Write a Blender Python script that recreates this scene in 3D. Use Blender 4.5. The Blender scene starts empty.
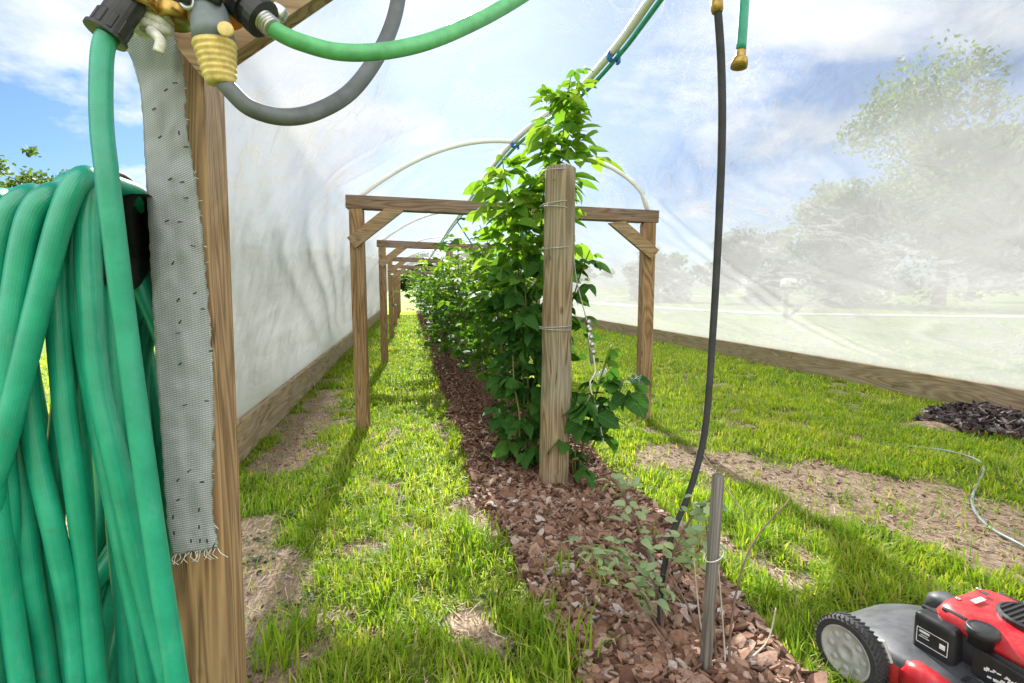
import bpy, bmesh, math, random
import numpy as np
from mathutils import Vector, Matrix, noise as mnoise

random.seed(7); RNG = np.random.default_rng(11)
sc = bpy.context.scene
col = sc.collection
R = math.radians

# ------------------------------------------------------------------ camera maths (used to take measurements off the photo)
F_PX = 512.0; CX, CY = 512.0, 341.5
TH = math.atan(53/512); PS = math.atan(104/512*math.cos(TH))
_F = Vector((math.sin(PS)*math.cos(TH), math.cos(PS)*math.cos(TH), -math.sin(TH)))
_R = Vector((math.cos(PS), -math.sin(PS), 0))
_U = Vector((math.sin(PS)*math.sin(TH), math.cos(PS)*math.sin(TH), math.cos(TH)))
CAM = Vector((0, 0, 1.0))
def ray(px, py): return _F + _R*((px-CX)/F_PX) + _U*(-(py-CY)/F_PX)
def at(px, py, Y):
    d = ray(px, py); return CAM + d*(Y/d.y)
def gp(px, py, z=0.0):
    d = ray(px, py); return CAM + d*((z-1.0)/d.z)

# ------------------------------------------------------------------ scene / camera / world
cam = bpy.data.cameras.new('camera'); cam.sensor_width = 36; cam.lens = 18; cam.clip_start = .02; cam.clip_end = 2000
co = bpy.data.objects.new('camera', cam); col.objects.link(co)
co.location = CAM; co.rotation_euler = (R(90)-TH, 0, -PS); sc.camera = co
SUN_EL, SUN_AZ = R(33), R(2.5)
w = bpy.data.worlds.new('World'); sc.world = w; w.use_nodes = True
sun = bpy.data.lights.new('sun', 'SUN'); sun.energy = 5.0; sun.angle = R(.6); sun.color = (1, .965, .91)
so = bpy.data.objects.new('sun', sun); col.objects.link(so)
sd = Vector((math.sin(SUN_AZ)*math.cos(SUN_EL), math.cos(SUN_AZ)*math.cos(SUN_EL), math.sin(SUN_EL)))
so.rotation_euler = sd.to_track_quat('Z', 'Y').to_euler(); so.location = (0, 0, 30)
sc.view_settings.view_transform = 'Standard'; sc.view_settings.look = 'None'
sc.view_settings.exposure = 2.06; sc.view_settings.gamma = 1
sc.render.engine = 'CYCLES'
sc.cycles.max_bounces = 10; sc.cycles.transparent_max_bounces = 16; sc.cycles.transmission_bounces = 6; sc.cycles.diffuse_bounces = 4
sc.cycles.sample_clamp_indirect = 6

class NT:
    """tiny node builder"""
    def __init__(s, tree): s.t = tree; tree.nodes.clear()
    def n(s, typ, **kw):
        nd = s.t.nodes.new(typ)
        for k, v in kw.items():
            if k == 'inp':
                for kk, vv in v.items():
                    if hasattr(vv, 'is_output'): s.t.links.new(vv, nd.inputs[kk])
                    else: nd.inputs[kk].default_value = vv
            else: setattr(nd, k, v)
        return nd
    def l(s, a, b): s.t.links.new(a, b)
    def math(s, op, a, b=0.0, c=None, clamp=False):
        d = {0: a, 1: b}
        if c is not None: d[2] = c
        return s.n('ShaderNodeMath', operation=op, use_clamp=clamp, inp=d).outputs[0]
    def ramp(s, fac, stops, interp='LINEAR'):
        r = s.n('ShaderNodeValToRGB'); cr = r.color_ramp; cr.interpolation = interp
        while len(cr.elements) > len(stops): cr.elements.remove(cr.elements[-1])
        while len(cr.elements) < len(stops): cr.elements.new(1)
        for e, (p, c) in zip(cr.elements, stops):
            e.position = p; e.color = (c, c, c, 1) if isinstance(c, (int, float)) else (*c, 1)
        s.l(fac, r.inputs[0]); return r.outputs[0]
    def noise(s, vec, scale, detail=3, rough=.55, dist=0.0, out=0):
        return s.n('ShaderNodeTexNoise', inp={'Vector': vec, 'Scale': scale, 'Detail': detail, 'Roughness': rough, 'Distortion': dist}).outputs[out]
    def mapv(s, vec, scale=(1, 1, 1), loc=(0, 0, 0), rot=(0, 0, 0)):
        return s.n('ShaderNodeMapping', inp={'Vector': vec, 'Scale': scale, 'Location': loc, 'Rotation': rot}).outputs[0]
    def mix(s, fac, a, b, blend='MIX'):
        m = s.n('ShaderNodeMix', data_type='RGBA', blend_type=blend)
        for sock, v in ((m.inputs[0], fac), (m.inputs[6], a), (m.inputs[7], b)):
            if hasattr(v, 'is_output'): s.l(v, sock)
            elif isinstance(v, (int, float)): sock.default_value = v
            else: sock.default_value = (*v, 1)
        return m.outputs[2]
    def bump(s, h, strength=.3, dist=.01):
        return s.n('ShaderNodeBump', inp={'Height': h, 'Strength': strength, 'Distance': dist}).outputs[0]

# world: physical sky with procedural clouds
nt = NT(w.node_tree)
sky = nt.n('ShaderNodeTexSky', sky_type='NISHITA', sun_disc=False, sun_elevation=SUN_EL, sun_rotation=SUN_AZ, air_density=1.0, dust_density=.6, ozone_density=2.5)
tc = nt.n('ShaderNodeTexCoord')
sep = nt.n('ShaderNodeSeparateXYZ', inp={0: tc.outputs['Generated']})
zz = nt.math('MAXIMUM', sep.outputs[2], .0)
den = nt.math('ADD', zz, .22)
px_ = nt.math('DIVIDE', sep.outputs[0], den); py_ = nt.math('DIVIDE', sep.outputs[1], den)
cv = nt.n('ShaderNodeCombineXYZ', inp={0: px_, 1: py_, 2: 3.7}).outputs[0]
n1 = nt.noise(cv, 1.7, 9, .58, .15)
n2 = nt.noise(cv, .55, 2, .5)
cl = nt.math('ADD', n1, nt.math('MULTIPLY', nt.math('SUBTRACT', n2, .5), .55))
back = nt.ramp(nt.math('MULTIPLY_ADD', sep.outputs[1], -.5, .5), [(.42, 0.0), (.62, 1.0)])   # unseen cloud bank behind the camera, added as bright fill light
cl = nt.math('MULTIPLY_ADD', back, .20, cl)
cm = nt.ramp(cl, [(.525, 0.0), (.62, .62), (.72, 1.0)])
skyb = nt.mix(1.0, sky.outputs[0], (.50, .66, .90), 'MULTIPLY')
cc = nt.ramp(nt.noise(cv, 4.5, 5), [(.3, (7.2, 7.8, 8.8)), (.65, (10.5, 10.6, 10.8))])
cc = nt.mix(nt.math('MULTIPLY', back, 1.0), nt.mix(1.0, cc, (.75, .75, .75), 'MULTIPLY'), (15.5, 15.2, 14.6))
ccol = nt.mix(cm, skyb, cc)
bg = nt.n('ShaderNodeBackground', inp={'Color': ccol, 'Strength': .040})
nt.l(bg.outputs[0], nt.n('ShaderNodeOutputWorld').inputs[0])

# ------------------------------------------------------------------ object helpers
def tag(o, label, cat, group=None):
    o['label'] = label; o['category'] = cat
    if group: o['group'] = group
    return o
def thing(name, label, cat, loc, rotz=0.0, group=None):
    o = bpy.data.objects.new(name, None); col.objects.link(o); o.empty_display_size = .1
    o.location = loc; o.rotation_euler = (0, 0, rotz)
    return tag(o, label, cat, group)
def mw(o): return Matrix.Translation(o.location) @ o.rotation_euler.to_matrix().to_4x4()
def link_mesh(name, me, m, parent=None, origin=None, local=False):
    """vertices are in world coordinates unless local; the object origin goes to the parent's base or to origin"""
    me.name = name
    if m: me.materials.append(m)
    o = bpy.data.objects.new(name, me); col.objects.link(o)
    if parent is not None:
        if not local:
            mm = Matrix.Identity(4); p = parent
            while p is not None: mm = mw(p) @ mm; p = p.parent
            me.transform(mm.inverted())
        o.parent = parent
    elif origin is not None:
        me.transform(Matrix.Translation(-Vector(origin))); o.location = origin
    return o
def obj(name, bm, m, parent=None, origin=None, local=False, smooth=True):
    me = bpy.data.meshes.new(name); bm.to_mesh(me); bm.free()
    if smooth: me.shade_smooth()
    else: me.shade_flat()
    return link_mesh(name, me, m, parent, origin, local)
def npmesh(name, V, faces, m, parent=None, origin=None, local=False, attr=None, smooth=False):
    me = bpy.data.meshes.new(name)
    V = np.asarray(V, np.float32)
    me.vertices.add(len(V)); me.vertices.foreach_set('co', V.ravel())
    loops = np.concatenate([f.ravel() for f in faces]).astype(np.int32)
    tot = np.concatenate([np.full(len(f), f.shape[1], np.int32) for f in faces])
    st = np.concatenate([[0], np.cumsum(tot)[:-1]]).astype(np.int32)
    me.loops.add(len(loops)); me.loops.foreach_set('vertex_index', loops)
    me.polygons.add(len(tot)); me.polygons.foreach_set('loop_start', st); me.polygons.foreach_set('loop_total', tot)
    me.update(calc_edges=True); me.validate()
    if attr is not None:
        a = me.attributes.new('rnd', 'FLOAT', 'POINT'); a.data.foreach_set('value', np.asarray(attr, np.float32))
    if smooth: me.shade_smooth()
    else: me.shade_flat()
    return link_mesh(name, me, m, parent, origin, local)
def dup(root, loc, rotz=None, label=None, keep=None):
    r = root.copy(); col.objects.link(r); r.location = loc
    if rotz is not None: r.rotation_euler = (0, 0, rotz)
    if label: r['label'] = label
    for ch in list(root.children):
        c = ch.copy(); col.objects.link(c); c.parent = r
        for g in ch.children:
            d = g.copy(); col.objects.link(d); d.parent = c
    return r

def add_box(bm, size, mat=Matrix.Identity(4), bev=.004, seg=1):
    r = bmesh.ops.create_cube(bm, size=1.0, matrix=mat @ Matrix.Diagonal((*size, 1)))
    if bev > 0:
        es = list({e for v in r['verts'] for e in v.link_edges})
        bmesh.ops.bevel(bm, geom=es, offset=bev, segments=seg, affect='EDGES', profile=.6)
    return bm
def boxm(size, loc=(0, 0, 0), rot=None, bev=.004, seg=1):
    bm = bmesh.new(); M = Matrix.Translation(loc)
    if rot is not None: M = M @ rot
    return add_box(bm, size, M, bev, seg)
def spline(pts, n=10, closed=False):
    P = [Vector(p) for p in pts]; N = len(P); out = []
    rng = range(N) if closed else range(N-1)
    for i in rng:
        p1, p2 = P[i], P[(i+1) % N]
        p0 = P[(i-1) % N] if closed or i > 0 else p1*2-p2
        p3 = P[(i+2) % N] if closed or i+2 < N else p2*2-p1
        for k in range(n):
            t = k/n
            out.append(.5*((2*p1)+(p2-p0)*t+(2*p0-5*p1+4*p2-p3)*t*t+(3*p1-p0-3*p2+p3)*t**3))
    if not closed: out.append(P[-1])
    return out
def add_tube(bm, path, rad, seg=10, closed=False, caps=True):
    n = len(path); uvl = bm.loops.layers.uv.verify()
    rf = rad if callable(rad) else (lambda t: rad)
    tans = []
    for i in range(n):
        a = path[(i-1) % n] if (closed or i > 0) else path[i]
        b = path[(i+1) % n] if (closed or i < n-1) else path[i]
        t = (b-a); tans.append(t.normalized() if t.length > 1e-9 else Vector((0, 0, 1)))
    nrm = tans[0].orthogonal().normalized(); rings = []; L = [0.0]
    for i in range(n):
        if i > 0:
            L.append(L[-1]+(path[i]-path[i-1]).length)
            nrm = (nrm - tans[i]*nrm.dot(tans[i]))
            nrm = nrm.normalized() if nrm.length > 1e-9 else tans[i].orthogonal().normalized()
        bn = tans[i].cross(nrm)
        r = rf(i/max(1, n-1))
        rings.append([bm.verts.new(path[i]+nrm*(math.cos(2*math.pi*k/seg)*r)+bn*(math.sin(2*math.pi*k/seg)*r)) for k in range(seg)])
    L.append(L[-1]+(path[0]-path[-1]).length)
    def quad(i, j, li, lj):
        for k in range(seg):
            f = bm.faces.new((rings[i][k], rings[i][(k+1) % seg], rings[j][(k+1) % seg], rings[j][k]))
            for lp, uv in zip(f.loops, ((k/seg, li), ((k+1)/seg, li), ((k+1)/seg, lj), (k/seg, lj))): lp[uvl].uv = uv
    for i in range(n-1): quad(i, i+1, L[i], L[i+1])
    if closed: quad(n-1, 0, L[n-1], L[n])
    elif caps:
        bm.faces.new(list(reversed(rings[0]))); bm.faces.new(rings[-1])
    return bm
def tube(path, rad, seg=10, closed=False): return add_tube(bmesh.new(), path, rad, seg, closed)
def add_lathe(bm, prof, M=Matrix.Identity(4), seg=32):
    """prof: list of (r, z)"""
    rings = []
    for r, z in prof:
        if r < 1e-6: rings.append([bm.verts.new(M @ Vector((0, 0, z)))])
        else: rings.append([bm.verts.new(M @ Vector((math.cos(2*math.pi*k/seg)*r, math.sin(2*math.pi*k/seg)*r, z))) for k in range(seg)])
    for a, b in zip(rings[:-1], rings[1:]):
        if len(a) == 1 and len(b) == 1: continue
        for k in range(seg):
            k2 = (k+1) % seg
            if len(a) == 1: bm.faces.new((a[0], b[k2], b[k]))
            elif len(b) == 1: bm.faces.new((a[k], a[k2], b[0]))
            else: bm.faces.new((a[k], a[k2], b[k2], b[k]))
    return bm
def lathe(prof, M=Matrix.Identity(4), seg=32): return add_lathe(bmesh.new(), prof, M, seg)
def frame_to(p, d, up=Vector((0, 0, 1))):
    """matrix whose local z points along d"""
    z = Vector(d).normalized(); x = up.cross(z)
    if x.length < 1e-4: x = Vector((1, 0, 0))
    x.normalize(); y = z.cross(x)
    return Matrix(((x.x, y.x, z.x, p[0]), (x.y, y.y, z.y, p[1]), (x.z, y.z, z.z, p[2]), (0, 0, 0, 1)))

# ------------------------------------------------------------------ materials
def newmat(name):
    m = bpy.data.materials.new(name); m.use_nodes = True; return m, NT(m.node_tree)
def finish(nt, shader): nt.l(shader, nt.n('ShaderNodeOutputMaterial').inputs[0])
def pbsdf(nt, **inp):
    inp = {k.replace('_', ' '): v for k, v in inp.items()}
    return nt.n('ShaderNodeBsdfPrincipled', inp=inp).outputs[0]
def plain(name, c, rough=.5, metal=0.0, var=.25, scale=30, bump=0.0, spec=.5):
    m, nt = newmat(name); tc = nt.n('ShaderNodeTexCoord').outputs['Object']
    f = nt.noise(tc, scale, 5, .6)
    a = tuple(x*(1-var) for x in c); b = tuple(min(1, x*(1+var)) for x in c)
    cc = nt.ramp(f, [(.3, a), (.7, b)])
    kw = dict(Base_Color=cc, Roughness=nt.ramp(nt.noise(tc, scale*.6, 4), [(.3, max(.05, rough-.1)), (.7, min(1, rough+.12))]), Metallic=metal, Specular_IOR_Level=spec)
    if bump: kw['Normal'] = nt.bump(f, bump, .004)
    finish(nt, pbsdf(nt, **kw)); return m
def wood(name, axis, light, dark, grey=(.30, .26, .22), gamt=.35, ring=9.0, cracks=.7):
    """lumber with long grain along the given axis"""
    m, nt = newmat(name); tc = nt.n('ShaderNodeTexCoord').outputs['Object']
    info = nt.n('ShaderNodeObjectInfo').outputs['Random']
    off = nt.n('ShaderNodeCombineXYZ', inp={0: nt.math('MULTIPLY', info, 13.0), 1: nt.math('MULTIPLY', info, 7.0), 2: nt.math('MULTIPLY', info, 23.0)}).outputs[0]
    v = nt.n('ShaderNodeVectorMath', operation='ADD', inp={0: tc, 1: off}).outputs[0]
    s = [1.0, 1.0, 1.0]; s[axis] = .09
    vs = nt.mapv(v, s)
    big = nt.noise(vs, ring, 2, .5, .6)
    rings = nt.math('FRACT', nt.math('MULTIPLY', big, 17.0))
    tri = nt.math('ABSOLUTE', nt.math('SUBTRACT', nt.math('MULTIPLY', rings, 2.0), 1.0))
    s2 = [1.0, 1.0, 1.0]; s2[axis] = .02
    fine = nt.noise(nt.mapv(v, s2), 260, 4, .65)
    g = nt.math('ADD', nt.math('MULTIPLY', tri, .62), nt.math('MULTIPLY', fine, .42))
    c = nt.ramp(g, [(.18, dark), (.5, tuple((a+b)/2 for a, b in zip(light, dark))), (.85, light)])
    wth = nt.ramp(nt.noise(nt.mapv(v, [1 if i != axis else .3 for i in range(3)]), 9, 4), [(.4, 0.0), (.7, gamt)])
    c = nt.mix(wth, c, grey)
    # knots and dark stains
    vo = nt.n('ShaderNodeTexVoronoi', inp={'Vector': nt.mapv(v, [1 if i != axis else .5 for i in range(3)]), 'Scale': 5.5}).outputs[0]
    kn = nt.ramp(vo, [(.035, 1.0), (.075, 0.0)])
    c = nt.mix(nt.math('MULTIPLY', kn, .7), c, tuple(x*.45 for x in dark))
    s3 = [1.0, 1.0, 1.0]; s3[axis] = .035
    ck = nt.math('ABSOLUTE', nt.math('SUBTRACT', nt.noise(nt.mapv(v, s3, loc=(3, 5, 7)), 26, 3, .5), .5))
    crk = nt.math('MULTIPLY', nt.ramp(ck, [(.004, 1.0), (.016, 0.0)]), nt.ramp(nt.noise(v, 5, 2), [(.48, 0.0), (.60, cracks)]))
    c = nt.mix(crk, c, tuple(x*.3 for x in dark))
    h = nt.math('ADD', nt.math('MULTIPLY', crk, -1.5), nt.math('MULTIPLY', fine, .7))
    h = nt.math('ADD', h, nt.math('MULTIPLY', tri, .3))
    finish(nt, pbsdf(nt, Base_Color=c, Roughness=.75, Specular_IOR_Level=.25, Normal=nt.bump(h, .5, .003))); return m
WL, WD = (.45, .28, .14), (.17, .093, .043)
M = {}
M['post'] = wood('post_lumber', 2, WL, WD, (.38, .28, .18), gamt=.35)
M['beam'] = wood('beam_lumber', 0, (.30, .20, .13), (.13, .08, .052), gamt=.45)
M['board'] = wood('board_lumber', 1, (.52, .40, .26), (.27, .19, .115), (.42, .38, .31), .45, 6)
M['brace'] = wood('brace_lumber', 0, (.45, .31, .17), (.24, .15, .07), gamt=.35)
M['log'] = wood('log_wood', 2, (.35, .265, .16), (.13, .09, .052), (.30, .285, .225), .6, 8)
M['stake'] = wood('stake_wood', 2, (.22, .195, .165), (.085, .072, .06), (.22, .22, .215), .6)
M['pvc'] = plain('white_pvc', (.83, .84, .84), .35, var=.1, scale=8)
M['teal'] = plain('teal_hose', (.02, .33, .21), .35)
M['blue'] = plain('blue_clip', (.02, .16, .55), .4)
M['black'] = plain('black_plastic', (.018, .018, .02), .4)
M['rubber'] = plain('black_rubber', (.03, .03, .032), .75)
M['brass'] = plain('brass', (.42, .28, .08), .35, .85, .4, 60)
M['steel'] = plain('galvanised_steel', (.5, .5, .5), .35, .9, .3, 80)
M['wire'] = plain('grey_wire', (.42, .42, .40), .5, .5)
M['rope'] = plain('white_rope', (.68, .67, .62), .9, var=.3, scale=120)
M['grey_hose'] = plain('grey_hose', (.12, .13, .14), .5)
M['grip'] = plain('yellow_grip', (.62, .47, .16), .6, var=.25, scale=90)
M['grip_grey'] = plain('grey_grip', (.16, .19, .21), .55)
M['lime_hose'] = plain('light_green_hose', (.10, .40, .16), .35)
M['red'] = plain('red_paint', (.40, .012, .02), .36, var=.3, scale=25)
m, nt = newmat('dusty_red_paint'); tcn = nt.n('ShaderNodeTexCoord').outputs['Object']
du = nt.ramp(nt.noise(tcn, 18, 6, .7), [(.42, 0.0), (.75, .55)]); sc_ = nt.ramp(nt.noise(nt.mapv(tcn, (1, 8, 3)), 60, 3, .6), [(.66, 0.0), (.72, .6)])
c = nt.mix(nt.math('MULTIPLY', du, .5), (.40, .012, .02), (.30, .17, .12)); c = nt.mix(nt.math('MULTIPLY', sc_, .5), c, (.45, .25, .22))
finish(nt, pbsdf(nt, Base_Color=c, Roughness=nt.math('MULTIPLY_ADD', du, .45, .28))); M['red'] = m
M['darkgrey'] = plain('dark_grey_plastic', (.055, .058, .064), .5, var=.25, scale=40)
M['hub'] = plain('grey_hub_plastic', (.36, .36, .35), .5, var=.15)
M['white'] = plain('white_print', (.7, .7, .7), .5)
M['orange'] = plain('orange_plastic', (.75, .22, .03), .4)
M['bark'] = plain('tree_bark', (.13, .10, .075), .9, var=.45, scale=14, bump=.6)
M['cane'] = plain('green_cane', (.16, .15, .05), .6)
M['drycane'] = plain('dry_cane', (.16, .10, .075), .7, var=.4)
M['palecane'] = plain('pale_cane', (.42, .36, .28), .7, var=.3)
M['tubeclear'] = plain('pale_drip_tube', (.26, .32, .30), .4)
M['asphalt'] = plain('pale_road', (.34, .335, .32), .9, var=.15, scale=3)

# green hose with a braid showing under the skin
m, nt = newmat('green_hose_braided'); uv = nt.n('ShaderNodeTexCoord').outputs['UV']
sp = nt.n('ShaderNodeSeparateXYZ', inp={0: uv})
aa = nt.math('MULTIPLY', sp.outputs[0], 2*math.pi*14); bb = nt.math('MULTIPLY', sp.outputs[1], 900.0)
br = nt.math('MULTIPLY', nt.math('SINE', nt.math('ADD', aa, bb)), nt.math('SINE', nt.math('SUBTRACT', aa, bb)))
tcn = nt.n('ShaderNodeTexCoord').outputs['Object']
dirt = nt.noise(tcn, 14, 5, .6)
c = nt.ramp(dirt, [(.3, (.006, .25, .15)), (.6, (.012, .34, .205)), (.8, (.03, .42, .27))])
c = nt.mix(nt.ramp(br, [(.2, 0.0), (.9, .22)]), c, (.006, .17, .095))
spk = nt.ramp(nt.noise(tcn, 160, 2), [(.70, 0.0), (.76, .6)])
c = nt.mix(spk, c, (.06, .20, .13))
scuff = nt.noise(nt.mapv(tcn, (9, 9, 2.5)), 6, 5, .7)
c = nt.mix(nt.ramp(scuff, [(.56, 0.0), (.72, .5)]), c, (.10, .34, .25))
c = nt.mix(nt.ramp(nt.noise(tcn, 30, 4, .7), [(.62, 0.0), (.74, .45)]), c, (.07, .13, .08))
finish(nt, pbsdf(nt, Base_Color=c, Roughness=.34, Specular_IOR_Level=.45, Coat_Weight=.5, Coat_Roughness=.3, Normal=nt.bump(br, .12, .001)))
M['hose'] = m

# leaf materials driven by the per leaf value rnd
def leafmat(name, stops, trans=.42, gloss=.16, rough=.55, veins=False):
    m, nt = newmat(name)
    a = nt.n('ShaderNodeAttribute', attribute_name='rnd').outputs['Fac']
    tcn = nt.n('ShaderNodeTexCoord').outputs['Object']
    f = nt.math('ADD', a, nt.math('MULTIPLY', nt.math('SUBTRACT', nt.noise(tcn, 22, 3), .5), .25))
    c = nt.ramp(f, stops); kw = {}
    if veins:
        lu = nt.n('ShaderNodeSeparateXYZ', inp={0: nt.n('ShaderNodeAttribute', attribute_name='leaf_uv').outputs['Vector']})
        au = nt.math('ABSOLUTE', lu.outputs[0])
        sv = nt.math('SINE', nt.math('MULTIPLY', nt.math('SUBTRACT', lu.outputs[1], nt.math('MULTIPLY', au, .75)), 46.0))
        vein = nt.math('MAXIMUM', nt.ramp(sv, [(.72, 0.0), (1.0, .45)]), nt.ramp(au, [(.008, .7), (.03, 0.0)]))
        c = nt.mix(nt.math('MULTIPLY', vein, .45), c, (.17, .27, .06))
        kw['Normal'] = nt.bump(nt.math('MULTIPLY_ADD', sv, -.5, nt.math('MULTIPLY', vein, -.4)), .5, .003)
    ct = nt.mix(1.0, c, (1.5, 1.45, .7), 'MULTIPLY')
    b = pbsdf(nt, Base_Color=c, Roughness=rough, Specular_IOR_Level=gloss, **kw)
    t = nt.n('ShaderNodeBsdfTranslucent', inp={'Color': ct}).outputs[0]
    finish(nt, nt.n('ShaderNodeMixShader', inp={0: trans, 1: b, 2: t}).outputs[0]); return m
M['leaf'] = leafmat('blackberry_leaf', [(0, (.028, .09, .012)), (.45, (.07, .18, .02)), (.8, (.14, .27, .028)), (1, (.26, .36, .045))], veins=True)
M['leafdark'] = leafmat('dark_blackberry_leaf', [(0, (.02, .08, .016)), (.5, (.045, .145, .025)), (1, (.11, .24, .035))], .36, veins=True)
M['leaflime'] = leafmat('young_leaf', [(0, (.06, .18, .02)), (.5, (.14, .30, .03)), (1, (.26, .40, .05))], .48, veins=True)
M['blueleaf'] = leafmat('blueberry_leaf', [(0, (.16, .26, .13)), (.5, (.28, .38, .21)), (1, (.40, .48, .26))], .35, .3, .6)
M['tree'] = leafmat('tree_leaf', [(0, (.03, .065, .015)), (.5, (.065, .115, .02)), (1, (.13, .19, .03))], .4, .2, .6)
M['treedark'] = leafmat('dark_tree_leaf', [(0, (.015, .035, .012)), (.5, (.03, .06, .016)), (1, (.06, .10, .02))], .3, .2, .6)
M['grass'] = leafmat('grass_blade', [(0, (.07, .19, .014)), (.4, (.205, .345, .022)), (.75, (.37, .45, .045)), (.9, (.46, .44, .09)), (1, (.56, .48, .27))], .5, .25, .5)
M['chip'] = None
m, nt = newmat('bark_chip'); a = nt.n('ShaderNodeAttribute', attribute_name='rnd').outputs['Fac']
tcn = nt.n('ShaderNodeTexCoord').outputs['Object']
c = nt.ramp(a, [(0, (.05, .028, .02)), (.3, (.17, .088, .057)), (.55, (.30, .18, .125)), (.8, (.41, .29, .225)), (1, (.50, .44, .41))])
c = nt.mix(nt.ramp(nt.noise(tcn, 90, 4), [(.4, 0.0), (.75, .5)]), c, (.09, .045, .03))
finish(nt, pbsdf(nt, Base_Color=c, Roughness=.85, Specular_IOR_Level=.2, Normal=nt.bump(nt.noise(tcn, 180, 3), .4, .003)))
M['chip'] = m
m, nt = newmat('dark_bark_chip'); a = nt.n('ShaderNodeAttribute', attribute_name='rnd').outputs['Fac']
c = nt.ramp(a, [(0, (.02, .014, .014)), (.6, (.07, .05, .05)), (.85, (.2, .16, .15)), (1, (.4, .34, .3))])
finish(nt, pbsdf(nt, Base_Color=c, Roughness=.8)); M['chipdark'] = m

# translucent cover
m, nt = newmat('white_translucent_film'); tcn = nt.n('ShaderNodeTexCoord').outputs['Object']
warp = nt.noise(tcn, 1.6, 3, .5, 0, 1)
wv = nt.n('ShaderNodeVectorMath', operation='MULTIPLY_ADD', inp={0: warp, 1: (.5, .5, .5), 2: tcn}).outputs[0]
w1 = nt.noise(nt.mapv(wv, (1, .35, 1.6), rot=(R(32), 0, 0)), 4.5, 4, .5)
cr1 = nt.math('ABSOLUTE', nt.math('SUBTRACT', w1, .5))
crease = nt.ramp(cr1, [(.0, 1.0), (.012, .35), (.05, 0.0)])
w2 = nt.noise(nt.mapv(wv, (1.5, .8, .7), rot=(R(-24), R(20), 0)), 8, 4, .55)
crease2 = nt.ramp(nt.math('ABSOLUTE', nt.math('SUBTRACT', w2, .5)), [(.0, 1.0), (.008, .2), (.03, 0.0)])
msk = nt.ramp(nt.noise(tcn, 1.3, 2), [(.45, 0.0), (.65, 1.0)])
cre = nt.math('MULTIPLY', nt.math('ADD', crease, crease2), msk)
sx = nt.n('ShaderNodeSeparateXYZ', inp={0: tcn})
weave = nt.math('MULTIPLY', nt.math('SINE', nt.math('MULTIPLY', sx.outputs[1], 420.0)), nt.math('SINE', nt.math('MULTIPLY', sx.outputs[2], 420.0)))
cloudy = nt.noise(tcn, 2.2, 5, .6)
leftw = nt.ramp(nt.math('MULTIPLY_ADD', sx.outputs[0], -1.0, -.5), [(.0, 0.0), (.35, .30), (.60, 1.0)])   # bunched double layer on the left wall
wall = nt.ramp(nt.math('MULTIPLY', sx.outputs[2], .5), [(.0, 1.0), (.48, .92), (.62, .74), (.78, .56), (.90, .30), (1.0, .10)])      # the lower film is dustier
op = nt.math('ADD', nt.math('MULTIPLY_ADD', cloudy, .16, nt.math('MULTIPLY_ADD', leftw, .22, nt.math('MULTIPLY_ADD', wall, .50, .27))), nt.math('MULTIPLY', cre, .34), clamp=True)
hgt = nt.math('ADD', nt.math('MULTIPLY', w1, 1.0), nt.math('ADD', nt.math('MULTIPLY', w2, .5), nt.math('MULTIPLY', cre, -.1)))
fcol = nt.mix(wall, (.385, .395, .415), (.36, .36, .355))
fcol = nt.mix(nt.math('MULTIPLY', leftw, .8), fcol, (.39, .39, .385))
bmp = nt.n('ShaderNodeBump', inp={'Height': hgt, 'Strength': nt.math('MULTIPLY_ADD', leftw, -.22, .40), 'Distance': .03}).outputs[0]
dif = nt.n('ShaderNodeBsdfDiffuse', inp={'Color': fcol, 'Normal': bmp}).outputs[0]
trl = nt.n('ShaderNodeBsdfTranslucent', inp={'Color': fcol, 'Normal': bmp}).outputs[0]
scat = nt.n('ShaderNodeMixShader', inp={0: .55, 1: dif, 2: trl}).outputs[0]
gl = nt.n('ShaderNodeBsdfGlossy', inp={'Color': (.6, .6, .6, 1), 'Roughness': .35, 'Normal': bmp}).outputs[0]
scat = nt.n('ShaderNodeMixShader', inp={0: .05, 1: scat, 2: gl}).outputs[0]
trp = nt.n('ShaderNodeBsdfTransparent', inp={'Color': (.97, .98, .99, 1)}).outputs[0]
finish(nt, nt.n('ShaderNodeMixShader', inp={0: op, 1: trp, 2: scat}).outputs[0])
M['film'] = m

# woven strap
m, nt = newmat('woven_webbing'); uv = nt.n('ShaderNodeTexCoord').outputs['UV']
sp = nt.n('ShaderNodeSeparateXYZ', inp={0: uv})
rows = nt.math('SINE', nt.math('ADD', nt.math('MULTIPLY', sp.outputs[1], 1500.0), nt.math('MULTIPLY', nt.noise(uv, 12, 3), 5.0)))
cols_ = nt.math('SINE', nt.math('MULTIPLY', sp.outputs[0], 1300.0))
wv = nt.math('MULTIPLY_ADD', nt.math('MULTIPLY', rows, cols_), .35, nt.math('MULTIPLY', rows, .65))
c = nt.ramp(wv, [(.0, (.42, .45, .47)), (.3, (.70, .73, .75)), (.8, (.82, .84, .86))])
c = nt.mix(nt.ramp(nt.noise(uv, 6, 4), [(.45, 0.0), (.8, .3)]), c, (.48, .49, .44))
finish(nt, pbsdf(nt, Base_Color=c, Roughness=.85, Specular_IOR_Level=.2, Normal=nt.bump(wv, .35, .001)))
M['strap'] = m

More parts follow.
